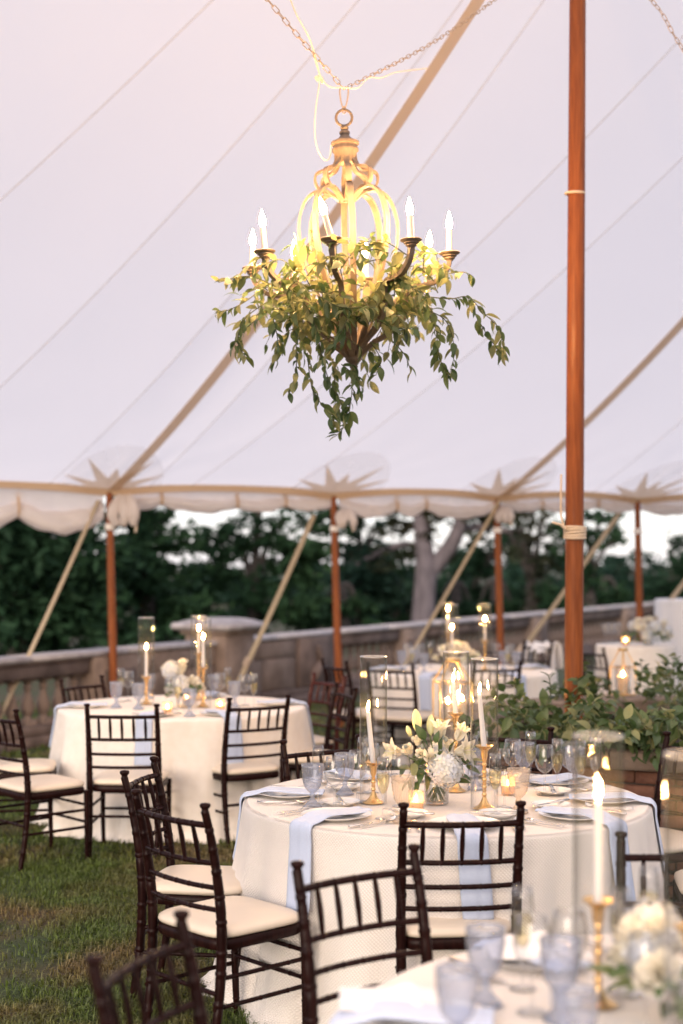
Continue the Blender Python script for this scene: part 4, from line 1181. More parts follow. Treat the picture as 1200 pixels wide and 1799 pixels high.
# ---------------------------------------------------------------- table cloths
def tablecloth(label, C, r, h, seed, m, nseg=240, flare=.07, amp=.040, group='ivory tablecloths reaching the grass', rot=0.0):
    rs = random.Random(seed)
    ks = [(rs.choice((5, 6, 7)), 1.0), (rs.choice((9, 10, 11)), .8), (rs.choice((14, 15, 17)), .45), (rs.choice((23, 26)), .2)]
    ph = [rs.uniform(0, 6.28) for _ in ks]
    def fold(th, q):
        th = th + rot
        s = sum(w * sin(k * th + p + .5 * q * (i - 1)) for i, ((k, w), p) in enumerate(zip(ks, ph))) / 1.6
        s = (1.0 / (1 + math.exp(-2.6 * s)) - .5) * 2
        cr = sum(w * (2 * abs(sin(k * .5 * th + p * 1.7 + .35 * q * mnoise.noise(Vector((th * 2, q, seed))))) ** .55 - 1.35) for (k, w), p in zip(((11, .55), (17, .35)), ph))
        s = .55 * s + cr * (.35 + .65 * q)
        return s + .35 * mnoise.noise(Vector((cos(th) * 3 + seed, sin(th) * 3, q * 2.2)))
    rows = [(0.0, 0)] + [(f, 0) for f in (.2, .4, .6, .75, .86, .93, .97, .985)]
    nr = 34
    vs, uv = [], []
    def pt(th, kind, f):
        if kind == 0:
            R = r * f; z = h + .0015 * mnoise.noise(Vector((R * cos(th) * 6, R * sin(th) * 6, seed)))
            s = R
        else:
            q = f; b = .016
            if q < .03: 
                e = q / .03 * pi / 2; R = r - b + b * sin(e); z = h - b + b * cos(e)
                R += .004
            else:
                qq = (q - .03) / .97
                R = r + .004 + flare * qq ** 1.25 + amp * qq ** .62 * fold(th, qq) + .008 * qq * qq * sin(41 * th + 9 * qq)
                z = (h - b) * (1 - qq) + .006 
                if qq > .94: R += (qq - .94) / .06 * .035 * (1 + .5 * sin(13 * th + seed)); z = max(z, .006 + .006 * sin(17 * th) ** 2)
            s = r + q * h
        return Vector((R * cos(th), R * sin(th), z)), (th * r, s)
    seq = [(0, f) for f, _ in rows] + [(1, (j / nr) ** 1.15) for j in range(1, nr + 1)]
    for (kd, f) in seq:
        for k in range(nseg + 1):
            p, u = pt(2 * pi * k / nseg, kd, f); vs.append(p)
            uv.append((p.x, p.y) if kd == 0 else (2 * pi * k / nseg * r, u[1]))
    W = nseg + 1; fs = []
    for i in range(len(seq) - 1):
        for k in range(nseg): fs.append((i * W + k, i * W + W + k, i * W + W + k + 1, i * W + k + 1))
    me = MB().add(vs, fs).mesh('tablecloth', m, 'all')
    ul = me.uv_layers.new(name='UVMap')
    li = np.empty(len(me.loops), dtype=np.int32); me.loops.foreach_get('vertex_index', li)
    ul.data.foreach_set('uv', np.array(uv)[li].ravel())
    o = put('tablecloth', me); o.location = (C.x, C.y, 0)
    tag(o, label, 'tablecloth', group)
    def rad_at(th, z):
        q = min(1, max(.031, (h - z) / h)); return math.hypot(*pt(th, 1, q)[0].to_2d())
    CLOTH_R[(C.x, C.y)] = lambda th, z: rad_at(th - 0.0, z)
    return o
TH = .76
CLOTH_R = {}
tablecloth('ivory waffle weave cloth on the big round table in sharp focus', MT, .84, TH, 3, M_cloth, flare=.085, amp=.085, rot=.4)
tablecloth('ivory cloth of the rear left round table, lit warm by candles', LT, .84, TH, 8, M_cloth_far, 200, .10, .075)
tablecloth('ivory cloth of the centre rear round table beyond the tall candles', RT, .84, TH, 12, M_cloth_far, 160, .05, .035)
tablecloth('blurred white cloth of the table in the bottom right corner', FT, .84, TH, 21, M_cloth, 200, .05, .03)
tablecloth('pale cloth of the small table carrying white flowers near the right edge', ST, .40, .90, 31, M_cloth_far, 120, .03, .03)
tablecloth('tall white draped stand table at the far right edge', Vector((4.10, 17.2, 0)), .30, 1.30, 41, M_napkin_w, 90, .05, .03, group='tall draped tables')
# ---------------------------------------------------------------- things on the tables
def lathe_mesh(name, prof, m, seg=32, mod=None, smooth='all'):
    return MB().lathe(prof, seg, None, mod).mesh(name, m, smooth)
# wine glass, flute and goblet
def wine_glass():
    t = thing('wine_glass', 'tmp wine glass label', 'wine glass')
    P = [(.0, .002), (.034, .001), (.035, .003), (.03, .0055), (.012, .009), (.0045, .016), (.0038, .05), (.0040, .085), (.007, .093), (.018, .100), (.031, .112), (.039, .130), (.0425, .150), (.041, .172), (.036, .198), (.0335, .212)]
    put('bowl', lathe_mesh('bowl', P + [(.0325, .212), (.035, .198)], M_glass, 32), t)
    return t
def flute(fill):
    t = thing('champagne_flute', 'tmp flute label', 'champagne flute')
    P = [(.0, .002), (.032, .001), (.033, .003), (.028, .005), (.01, .009), (.004, .016), (.0036, .06), (.0042, .088), (.009, .098), (.017, .112), (.023, .135), (.0255, .160), (.0255, .185), (.0235, .215), (.0215, .238)]
    put('bowl', lathe_mesh('bowl', P + [(.0205, .238), (.0225, .215)], M_glass, 28), t)
    if fill:
        put('champagne', lathe_mesh('champagne', [(.0, .097), (.008, .100), (.0158, .113), (.0218, .135), (.0243, .160), (.0243, .174), (.0, .1738)], M_wine, 24), t)
    return t
def goblet(m, fill=False):
    t = thing('goblet', 'tmp goblet label', 'goblet')
    def mod(a, z, i):
        if z < .05: return .0022 * abs(sin(9 * a)) * (1 - z / .05) if z > .003 else 0
        if .082 < z < .158:
            f = sin(6 * a); 
            return .0030 * (sin(12 * a + z * 330) * sin(12 * a - z * 330)) * (1 if f > -.35 else -.2) + .0022 * (abs(f + .35) < .12)
        return 0
    P = [(.0, .002), (.037, .001), (.0385, .004)] + [(.037 - .029 * (k / 6) ** .8, .006 + .034 * k / 6) for k in range(1, 7)] + [(.010, .046), (.0125, .051), (.009, .056), (.0105, .060), (.018, .066), (.027, .076)]
    P += [(.027 + .0165 * (k / 14) ** .55, .076 + .082 * k / 14) for k in range(1, 15)] + [(.0445, .165), (.0450, .176), (.0435, .176), (.0425, .165)]
    put('bowl', lathe_mesh('bowl', P, m, 84, mod), t)
    if fill: put('water', lathe_mesh('water', [(.0, .07), (.018, .07), (.028, .085), (.038, .12), (.0395, .13), (.0, .13)], M_water, 28), t)
    return t
K_wine, K_flute, K_empty = Kind(wine_glass()), Kind(flute(True)), Kind(flute(False))
K_gob, K_gobf = Kind(goblet(M_blue_glass)), Kind(goblet(M_glow_glass))
# plates and cutlery
def plate(r):
    t = thing('plate', 'tmp plate label', 'plate')
    P = [(0, .004), (r * .55, .004), (r * .60, .003), (r * .62, .0065), (r * .70, .012), (r * .98, .019), (r, .0205), (r * .995, .0185), (r * .70, .008), (r * .60, .0005), (0, .0005)]
    put('dish', lathe_mesh('dish', P, M_plate, 48), t)
    return t
K_plate, K_bread = Kind(plate(.138)), Kind(plate(.080))
def cut_mesh(kind):
    mb = MB()
    if kind == 'knife':
        mb.tube([(0, -.115, .006), (0, -.06, .0065), (0, -.005, .0055), (0, .01, .005)], [.007, .0062, .0045, .004], flat=[.003, .003, .0025, .002], side=(1, 0, 0))
        mb.tube([(0, .01, .005), (.002, .03, .004), (.002, .09, .003), (-.003, .118, .003)], [.007, .0095, .0095, .0015], flat=.0008, side=(1, 0, 0))
    elif kind == 'fork':
        mb.tube(catmull([(0, -.105, .009), (0, -.06, .007), (0, -.01, .004), (0, .02, .006), (0, .04, .008)], 3), list(np.interp(range(13), [0, 3, 7, 10, 12], [.0065, .0055, .0028, .006, .0115])), flat=.0012, side=(1, 0, 0))
        for k in range(4):
            x = (k - 1.5) * .0066; mb.tube([(x, .039, .008), (x, .06, .0075), (x, .088, .0105)], [.0021, .0018, .0010], flat=.0009, side=(1, 0, 0))
    else:
        mb.tube(catmull([(0, -.09, .008), (0, -.04, .007), (0, .03, .004), (0, .045, .006)], 3), list(np.interp(range(10), [0, 3, 7, 9], [.006, .005, .0028, .004])), flat=.0012, side=(1, 0, 0))
        mb.grid(lambda u, v: Vector(((u - .5) * .036 * sqrt(max(0, 1 - (2 * v - 1) ** 2)), .044 + .056 * v, .004 + .016 * (u - .5) ** 2 * 4 * .5 + .01 * (2 * v - 1) ** 2)), 6, 10)
    return mb.mesh(kind, M_silver, 'all')
CUT = {k: cut_mesh(k) for k in ('knife', 'fork', 'spoon')}
def cutlery(kind, label, p, ang, group):
    o = put(kind, CUT[kind]); o.location = (p[0], p[1], p[2]); o.rotation_euler = (0, 0, ang)
    return tag(o, label, kind, group)
# napkin: over the plate rim and down the side of the cloth (radial profile r, z)
def napkin_mesh(C, ang, drop, w=.112, r=.84, m=M_napkin, seed=0):
    rs = random.Random(seed); cr = CLOTH_R[(C.x, C.y)]
    prof = [(r - .33, TH + .016), (r - .26, TH + .017), (r - .19, TH + .021), (r - .13, TH + .026), (r - .085, TH + .025), (r - .05, TH + .014), (r - .015, TH + .0065), (r + .002, TH + .003), (r + .012, TH - .014)]
    lo = r + .012
    for k in range(1, 8):
        z = TH - .014 - drop * k / 7
        top = max(cr(ang + d / r, z) for d in (-w * .5, -w * .25, 0, w * .25, w * .5))
        lo = max(lo, top + .003); prof.append((lo, z))
    P = catmull([(a, 0, b) for a, b in prof], 3); sk = rs.uniform(-.04, .04)
    mb = MB(); n = len(P); K = 22
    def fn(u, v):
        i = min(n - 1, int(round(v * (n - 1)))); p = P[i]; k = u * K
        x, dz = (k / 10, 1) if k <= 10.001 else (1 - (k - 11) / 10, 0)
        x = min(1, max(0, x)); y = (x - .5) * w * (1 - .02 * sin(9 * v + seed))
        nrm = (P[min(i + 1, n - 1)] - P[max(i - 1, 0)]).normalized(); nrm = Vector((-nrm.z, 0, nrm.x))
        e = (1 - (2 * x - 1) ** 6)
        q = p + nrm * (.002 + .0035 * (1 + sin(23 * x + 6 * v + seed)) * v * (1 - (2 * x - 1) ** 4) * .6 + (.003 + .0055 * e + .002 * sin(14 * x + 5 * v + seed)) * dz); q.y = y + sk * (v - .4) * (1 if v > .4 else 0)
        return q
    mb.grid(fn, K, n - 1, closed_u=True)
    mb.f.append(tuple(k * n for k in range(K))); mb.f.append(tuple(k * n + n - 1 for k in range(K)))
    return mb.mesh('napkin', m, 'all')
def napkin(label, C, ang, k, group, sc=1.0):
    o = put('napkin', napkin_mesh(C, ang, (.27, .30, .25)[k % 3], (.112, .118, .108)[k % 3], seed=k + int(ang * 10))); o.location = (C.x, C.y, 0); o.rotation_euler = (0, 0, ang)
    return tag(o, label, 'napkin', group)
# flames, candles, holders
def flame_bm(mb, base, h=.034, lean=0.0, seg=8):
    P = [(.0015, 0), (.0036, .10), (.0050, .27), (.0044, .48), (.0027, .70), (.0014, .88), (.0, 1.0)]
    vs, fs = [], []
    for i, (r, f) in enumerate(P):
        for k in range(seg):
            a = 2 * pi * k / seg; vs.append(Vector((r * cos(a) + lean * f * f, r * sin(a), f * h)) + Vector(base))
    for i in range(len(P) - 1):
        for k in range(seg): fs.append((i * seg + k, i * seg + (k + 1) % seg, (i + 1) * seg + (k + 1) % seg, (i + 1) * seg + k))
    mb.add(vs, fs); return mb
def taper(label, base, h, lean, group, lit=True):
    t = thing('taper_candle', label, 'candle', base, 0, group)
    top = Vector((lean[0], lean[1], h))
    MB().tube([(0, 0, 0), top * .97, top], [.0115, .0088, .006], 14).build('wax', M_wax, t)
    MB().tube([top, top + Vector((.001, 0, .008))], .0011, 5).build('wick', M_wick, t)
    flame_bm(MB(), top + Vector((0, 0, .006)), .038, .004).build('flame', M_flame, t, 'all')
    return t
def candlestick(label, base, h, group):
    t = thing('candlestick', label, 'candlestick', base, 0, group)
    P = [(0, .0015), (.043, .001), (.0445, .004), (.040, .008), (.030, .012), (.019, .022), (.012, .036), (.009, .046)]
    z = .046; i = 0
    while z < h - .055:
        P += [(.0065, z + .004), (.0105, z + .010), (.0105, z + .014), (.0065, z + .020), (.0085, z + .026)]; z += .030; i += 1
    MB().lathe(P + [(.009, h - .05), (.013, h - .042), (.014, h - .02), (.020, h - .010)], 26).build('shaft', M_brass, t)
    MB().lathe([(.020, h - .010), (.030, h - .004), (.0365, h + .003), (.0355, h + .0045), (.028, h - .001), (.0135, h - .003), (.0130, h - .02)], 26).build('drip_cup', M_brass, t)
    return t
def hurricane_kind():
    t = thing('hurricane_glass', 'tmp hurricane label', 'glass cylinder')
    R = .0555; H = .60
    P = [(R, .0), (R, .005), (R, .15), (R, .3), (R, .45), (R, H)]
    put('cylinder', lathe_mesh('cylinder', P, M_hglass, 44), t)
    rr = MB().tube([Vector((cos(a) * (R - .002), sin(a) * (R - .002), H)) for a in [2 * pi * k / 44 for k in range(45)]], .0030, 6, caps=False)
    put('rim', rr.mesh('rim', M_rim, 'all'), t)
    return t
K_hur = Kind(hurricane_kind())
def candle_set(where, p, hs, hc, lean=(0, 0), g='at'):
    """brass stick, white taper and tall glass cylinder"""
    candlestick('brass candlestick ' + where, p, hs, 'brass candlesticks in tall glass cylinders')
    taper('white lit taper ' + where, Vector(p) + Vector((0, 0, hs - .012)), hc, lean, 'lit tapers in tall glass cylinders')
    K_hur('tall clear glass cylinder ' + where, p, 0, group='tall glass cylinders over the tapers')
def votive_kind():
    t = thing('votive_candle', 'tmp votive label', 'votive candle')
    put('cup', lathe_mesh('cup', [(0, .002), (.028, .001), (.0305, .005), (.031, .03), (.031, .066), (.029, .072), (.031, .077), (.0315, .082), (.0300, .082), (.0295, .074), (.029, .03), (.028, .008)], M_glow_glass, 28), t)
    put('wax', lathe_mesh('wax', [(0, .008), (.0265, .008), (.0270, .04), (.024, .041), (0, .039)], M_pillar, 20), t)
    flame_bm(MB(), (0, 0, .042), .026).build('flame', M_votive_flame, t, 'all')
    return t
K_vot = Kind(votive_kind())

G = dict(p='white dinner plates', n='blue napkins hanging over table edges', f='silver forks', k='silver knives', s='silver spoons', b='small bread plates',
         g='blue pressed glass goblets', w='clear wine glasses', c='champagne flutes', v='small votive candles')
def setting(C, deg, where, kn, full=True, rp=.655):
    a = RAD(deg); d = Vector((cos(a), sin(a), 0)); s = Vector((-sin(a), cos(a), 0))
    K_plate('white dinner plate ' + where, C + d * rp + Vector((0, 0, TH + .002)), a, group=G['p'])
    napkin('dusty blue napkin ' + where, C, a, kn, G['n'])
    if full:
        z = TH + .003; rot = a + pi / 2
        def q(r, off): return (C + d * r + s * off + Vector((0, 0, z)))
        # seen by the sitter: forks to the left hand, knife and spoon to the right hand
        cutlery('fork', 'outer silver fork ' + where, q(rp, -.215), rot, G['f'])
        cutlery('fork', 'inner silver fork ' + where, q(rp, -.180), rot + .04, G['f'])
        cutlery('knife', 'silver dinner knife ' + where, q(rp, .180), rot, G['k'])
        cutlery('spoon', 'silver spoon ' + where, q(rp, .212), rot - .03, G['s'])
        pb = q(rp - .22, -.19)
        K_bread('little bread plate ' + where, pb, a, group=G['b'])
        cutlery('knife', 'butter knife on the bread plate ' + where, pb + Vector((0, 0, .016)), rot + .9, G['k'])
W8 = {'s': 'before the front chair of the big table', 'sw': 'at the front left of the big table', 'w': 'at the left end of the big table', 'nw': 'at the back left of the big table',
      'n': 'at the back of the big table', 'ne': 'at the back right of the big table', 'e': 'at the right end of the big table', 'se': 'at the front right of the big table'}
for (deg, k, kn) in ((-88, 's', 0), (-134, 'sw', 1), (176, 'w', 2), (126, 'nw', 0), (78, 'n', 1), (36, 'ne', 2), (-8, 'e', 0), (-45, 'se', 1)):
    setting(MT, deg, W8[k], kn)

def on(px, py): return onz(px, py, TH) + Vector((0, 0, .002))
# big table: glassware by where its foot stands
for (px, py, lab) in ((549, 1420, 'etched blue goblet left of the first clear wine glass on the big table'), (606, 1397, 'blue goblet second from the left on the big table, behind the clear wine glass'),
                      (921, 1374, 'grey blue goblet half hidden behind flutes at the back right of the big table'), (836, 1388, 'blue goblet just behind the brass candlestick right of the flowers'), (1010, 1384, 'goblet at the right of the big table behind the blurred tall glass')):
    K_gob(lab, on(px, py), .3 + px * .01, group=G['g'])
for (px, py, lab) in ((708, 1446, 'pressed goblet tinted warm as if lit by the votive beside the flower vase'), (911, 1430, 'pressed goblet tinted warm pink to look lit, right of the tallest candle on the big table')):
    K_gobf(lab, on(px, py), px * .01, group=G['g'])
for (px, py, lab) in ((588, 1424, 'clear wine glass standing between the two blue goblets at the left'), (704, 1418, 'clear wine glass behind the warm tinted goblet by the vase'), (901, 1385, 'large clear wine glass at the back of the big table near the planter'),
                      (957, 1398, 'clear wine glass between two filled flutes at the right of the big table'), (651, 1394, 'clear wine glass just behind the left tall glass cylinder'), (826, 1376, 'clear wine glass behind the hydrangea beside the tall candles'), (1000, 1390, 'clear wine glass right of the last filled flute on the big table'), (628, 1410, 'clear wine glass between second blue goblet and left tall glass')):
    K_wine(lab, on(px, py), 0, group=G['w'])
for (px, py, lab, full) in ((673, 1440, 'filled champagne flute in front of the left brass candlestick', 1), (559, 1412, 'empty flute rising behind the first blue goblet', 0), (638, 1394, 'filled flute seen through the left tall glass cylinder', 1),
                            (870, 1432, 'filled champagne flute beside the tallest candle in front of the warm tinted pink goblet', 1), (886, 1421, 'empty flute close behind the filled one by the tallest candle', 0), (932, 1381, 'filled champagne flute standing furthest back at the right of the big table', 1),
                            (979, 1398, 'filled champagne flute at the right of the big table by the blurred tall glass', 1), (1020, 1402, 'flute seen through the blurred tall glass at the right', 1), (848, 1380, 'filled flute standing behind the tallest candle on the big table', 1), (1046, 1396, 'empty flute at the right end of the big table', 0)):
    (K_flute if full else K_empty)(lab, on(px, py), 0, group=G['c'])
candle_set('left of the flowers on the big table', on(656, 1412), .165, .222, (-.022, 0))
candle_set('behind the flowers on the big table', on(801, 1391), .335, .145, (-.012, 0))
candle_set('right of the flowers on the big table', on(851, 1422), .250, .222, (-.020, 0))
K_vot('glowing votive in front of the flower vase on the big table', on(731, 1427), group=G['v'])
K_vot('votive glowing behind the pink goblet on the big table', on(893, 1397), group=G['v'])
K_vot('small votive at the back of the big table behind the vase', on(760, 1372), group=G['v'])

# ---------------------------------------------------------------- flowers
def petal(L, w, curl, cup, n=6, m=5):
    def fn(u, v):
        hw = w * .5 * sin(pi * min(.97, max(.05, v ** .75))) ** .7
        x = (u - .5) * 2
        ang = curl * v * v
        return Vector((x * hw, L * v * cos(ang * .6) , L * (.0 + sin(ang) * v * .5) + cup * x * x * hw))
    return MB().grid(fn, m, n)
def lily(parent, p, d, size, open_=1.0, rs=random):
    z = Vector(d).normalized(); Q = z.to_track_quat('Z', 'Y').to_matrix().to_4x4(); mb = MB()
    for k in range(6):
        A = Matrix.Rotation(k * pi / 3 + rs.uniform(-.1, .1), 4, 'Z')
        L = size * (1 if k % 2 else .92)
        def fn(u, v, L=L, k=k):
            hw = L * (.20 if k % 2 else .26) * sin(pi * min(.98, max(.04, v ** .8))) ** .75
            x = (u - .5) * 2
            rad_ = L * (.06 + .62 * v ** (2.2 if open_ > .6 else 3.5) * open_); hz = L * (1.0 * v - .42 * open_ * max(0, v - .45) ** 1.4 * 2)
            return Vector((x * hw, rad_ + .12 * L * x * x * .4, hz))
        g_ = MB().grid(fn, 4, 9)
        mb.add([Matrix.Translation(p) @ Q @ A @ Vector(q) for q in g_.v], g_.f)
    f = mb.build('lily', M_petal, parent, 'all')
    st = MB()
    for k in range(6):
        a = k * pi / 3 + .5; q = Vector((.018 * cos(a) * size / .1, .018 * sin(a) * size / .1, size * .75))
        st.tube([Matrix.Translation(p) @ Q @ Vector((0, 0, size * .1)), Matrix.Translation(p) @ Q @ q], .0012, 4)
        st.tube([Matrix.Translation(p) @ Q @ (q + Vector((-.003, 0, 0))), Matrix.Translation(p) @ Q @ (q + Vector((.004, 0, .002)))], .0028, 5)
    st.build('stamen', M_petal_g, f, 'all')
def rose(parent, p, d, size, rs=random):
    z = Vector(d).normalized(); Q = z.to_track_quat('Z', 'Y').to_matrix().to_4x4(); mb = MB()
    for ring, (n, r0, r1, h) in enumerate(((3, .10, .20, .92), (4, .20, .36, .95), (5, .30, .60, .86), (6, .36, .86, .72))):
        for k in range(n):
            A = Matrix.Rotation(2 * pi * k / n + ring * .7, 4, 'Z'); wd = 2.6 / n
            def fn(u, v, r0=r0, r1=r1, h=h, wd=wd):
                a = (u - .5) * 2 * wd; r = (r0 + (r1 - r0) * v ** 1.5) * size * .5 * (1 + .12 * v * v * cos(3 * a)); zz = size * (.0 + h * v ** .75 - .16 * abs(u - .5) ** 2 * 4 * v) * .72
                return Vector((r * sin(a), r * cos(a), zz))
            g_ = MB().grid(fn, 6, 5); mb.add([Matrix.Translation(p) @ Q @ A @ Vector(q) for q in g_.v], g_.f)
    return mb.build('rose', M_petal, parent, 'all')
def hydrangea(parent, p, size, n=120, rs=random, d=(0, -1, .3)):
    mb = MB(); ctr = Vector(p)
    for k in range(n):
        zf = 1 - 2 * (k + .5) / n; a = k * 2.39996; dirv = Vector((sqrt(1 - zf * zf) * cos(a), sqrt(1 - zf * zf) * sin(a), zf))
        q = ctr + dirv * size * .5 * rs.uniform(.86, 1.04)
        u = dirv.orthogonal().normalized(); u = Matrix.Rotation(rs.uniform(0, 6.28), 3, dirv) @ u; w = dirv.cross(u); s = size * .125 * rs.uniform(.8, 1.2)
        for j in range(4):
            aa = j * pi / 2; e = u * cos(aa) + w * sin(aa); f_ = u * cos(aa + pi / 2) + w * sin(aa + pi / 2)
            mb.add([q, q + (e * .55 + f_ * .42) * s + dirv * .002, q + e * s * 1.15 + dirv * s * .25, q + (e * .55 - f_ * .42) * s + dirv * .002], [(0, 1, 2, 3)])
    mb.lathe([(.001, -.40 * size), (.28 * size, -.3 * size), (.40 * size, 0), (.28 * size, .3 * size), (.001, .40 * size)], 12, Matrix.Translation(ctr))
    o = mb.build('hydrangea', M_hyd, parent, False)
    return o
def bud(parent, p, d, L, r, m=M_petal_g):
    z = Vector(d).normalized(); Q = Matrix.Translation(p) @ z.to_track_quat('Z', 'Y').to_matrix().to_4x4()
    P = [(.12, 0), (.55, .10), (.9, .28), (1.0, .48), (.9, .68), (.62, .86), (.25, .97), (.02, 1.0)]
    MB().lathe([(r * a, L * b) for a, b in P], 12, Q, lambda a, zz, i: r * .07 * cos(3 * a)).build('lily_bud', m, parent, 'all')
def leafset(parent, C, spots, size, rs, bank=LEAVES):
    for (x, y, z, dx, dy, dz, c) in spots:
        X = Vector((dx, dy, dz)).normalized(); Y = X.cross(Vector((rs.gauss(0, .4), rs.gauss(0, .4) - .4, 1))).normalized(); Z = X.cross(Y) * -1
        p = Vector((x, y, z)); s = size * rs.uniform(.8, 1.25)
        put('leaf', rs.choice(bank[c]), parent, Matrix(((X.x, Y.x, Z.x, p.x), (X.y, Y.y, Z.y, p.y), (X.z, Y.z, Z.z, p.z), (0, 0, 0, 1))) @ Matrix.Scale(s, 4))
VP = on(767, 1413)
vase = thing('glass_vase', 'low clear glass vase holding the lilies on the big table', 'vase', VP)
put('cylinder', lathe_mesh('cylinder', [(0, .002), (.046, .001), (.049, .006), (.050, .03), (.050, .112), (.0488, .115), (.0475, .112), (.0470, .012), (0, .010)], M_hglass, 40), vase)
put('water', lathe_mesh('water', [(0, .012), (.0465, .012), (.0465, .075), (0, .0752)], M_water, 32), vase)
def bouquet():
    rs = random.Random(4)
    t = thing('flower_arrangement', 'lilies, white roses and a pale blue hydrangea standing in the low glass vase', 'flowers', VP)
    D0 = VP.y
    def L(px, py, dy=0.0): return at(px, py, D0 + dy) - VP
    st = MB()
    heads = [L(732, 1285), L(755, 1290), L(770, 1300), L(738, 1310), L(765, 1330, -.05), L(805, 1320), L(790, 1345, -.06), L(700, 1320), L(780, 1280), L(750, 1330, -.04), L(815, 1330)]
    for h in heads:
        b = Vector((rs.uniform(-.032, .032), rs.uniform(-.032, .032), .014)); tt = Vector((b.x * -.5, b.y * -.5, .11))
        st.tube(catmull([b, tt, h], 5), .0026, 5)
    for k in range(16):
        a = rs.uniform(0, 6.28); b = Vector((.038 * cos(a), .038 * sin(a), rs.uniform(.015, .05)))
        st.tube([b, Vector((-b.x * .6, -b.y * .6, .12))], .0022, 5)
    st.build('stem', M_stem, t)
    bud(t, L(735, 1288), (-.12, 0, 1), .100, .020); bud(t, L(757, 1292), (.02, .1, 1), .085, .018); bud(t, L(722, 1294), (-.35, -.1, 1), .048, .011)
    lily(t, L(772, 1300), (.05, -.35, 1), .105, .6, rs); lily(t, L(706, 1322), (-.9, -.5, .15), .095, .9, rs); lily(t, L(800, 1322, -.02), (.9, -.55, .25), .105, .95, rs); lily(t, L(803, 1300), (.35, -.3, .8), .090, .6, rs)
    rose(t, L(734, 1308), (-.1, -.4, 1), .058, rs); rose(t, L(721, 1322, -.02), (-.5, -.6, .6), .060, rs); rose(t, L(757, 1334, -.05), (.0, -.9, .55), .072, rs); rose(t, L(741, 1326, -.03), (-.3, -.9, .5), .050, rs); rose(t, L(785, 1312, -.0), (.3, -.6, .8), .056, rs)
    hydrangea(t, L(783, 1352, -.065), .138, 150, rs)
    hydrangea(t, L(770, 1318, .04), .08, 60, rs)
    for (px, py, dy) in ((713, 1312, -.05), (742, 1313, -.07), (784, 1300, -.05), (780, 1296, -.03)):
        q = L(px, py, dy); mb = MB().lathe([(.001, -.008), (.007, -.005), (.0075, .003), (.004, .011), (0, .014)], 10, Matrix.Translation(q))
        for k in range(9):
            a = k * .698; mb.tube([q, q + Vector((.024 * cos(a), .024 * sin(a) * .8, rs.uniform(-.004, .016)))], [.0014, .0003], 4)
        mb.build('thistle', M_thistle, t)
    spots = []
    for k in range(46):
        a = rs.uniform(0, 6.28); r = rs.uniform(.025, .08); z = rs.uniform(.10, .21)
        spots.append((r * cos(a), r * sin(a), z, cos(a), sin(a), rs.uniform(-.5, .7), rs.choice((0, 0, 1, 0))))
    for (px, py) in ((722, 1350), (728, 1362), (718, 1372), (735, 1372), (748, 1360), (712, 1345), (728, 1340), (741, 1350)):
        q = L(px, py, -.05); spots.append((q.x, q.y, q.z, rs.gauss(-.3, .3), -.4, rs.gauss(-.6, .4), rs.choice((0, 0, 2))))
    for (px, py) in ((815, 1340), (822, 1336), (806, 1360), (800, 1372), (812, 1330), (818, 1345)):
        q = L(px, py, .0); spots.append((q.x, q.y, q.z, .9, -.3, rs.gauss(-.1, .3), rs.choice((1, 0, 2))))
    for (px, py) in ((748, 1300), (765, 1306), (775, 1318), (790, 1322), (752, 1312)):
        q = L(px, py, -.02); spots.append((q.x, q.y, q.z, rs.gauss(0, .4), -.3, .9, 0))
    leafset(t, VP, spots, .062, rs)
bouquet()
def small_flowers(label, p, w, h, seed, n=9, green=.3, vase_h=.10, group='white flower arrangements on the other tables', vlabel=None):
    rs = random.Random(seed); t = thing('flower_arrangement', label, 'flowers', p, 0, group)
    for k in range(n):
        a = rs.uniform(0, 6.28); r = w * .5 * sqrt(rs.random()); z = vase_h + h * (rs.uniform(.3, 1.0) - .5 * (r / w))
        d = (cos(a) * r / w * 2, sin(a) * r / w * 2 - .4, .9); q = Vector((r * cos(a), r * sin(a), z))
        c = rs.random()
        if c < .55: rose(t, q, d, rs.uniform(.07, .10), rs)
        elif c < .8: hydrangea(t, q, rs.uniform(.09, .14), 70, rs)
        else: lily(t, q, d, .08, .8, rs)
    spots = []
    for k in range(int(60 * green)):
        a = rs.uniform(0, 6.28); r = w * rs.uniform(.25, .5); spots.append((r * cos(a), r * sin(a), vase_h + rs.uniform(-.03, .4) * h, cos(a), sin(a), rs.uniform(-.5, .5), rs.choice((0, 1))))
    leafset(t, p, spots, .07, rs)
    MB().tube([(0, 0, .01), (.01, 0, vase_h + h * .4)], .004, 5).tube([(.02, .01, .01), (-.02, 0, vase_h + h * .4)], .004, 5).build('stem', M_stem, t)
    v = thing('glass_vase', vlabel or ('small clear vase under ' + label), 'vase', p, 0, 'small clear vases')
    put('cylinder', VASE_S, v); v.scale = (1, 1, vase_h / .1)
VASE_S = lathe_mesh('cylinder', [(0, .002), (.044, .001), (.046, .006), (.046, .1), (.044, .1), (.043, .01), (0, .008)], M_hglass, 28)
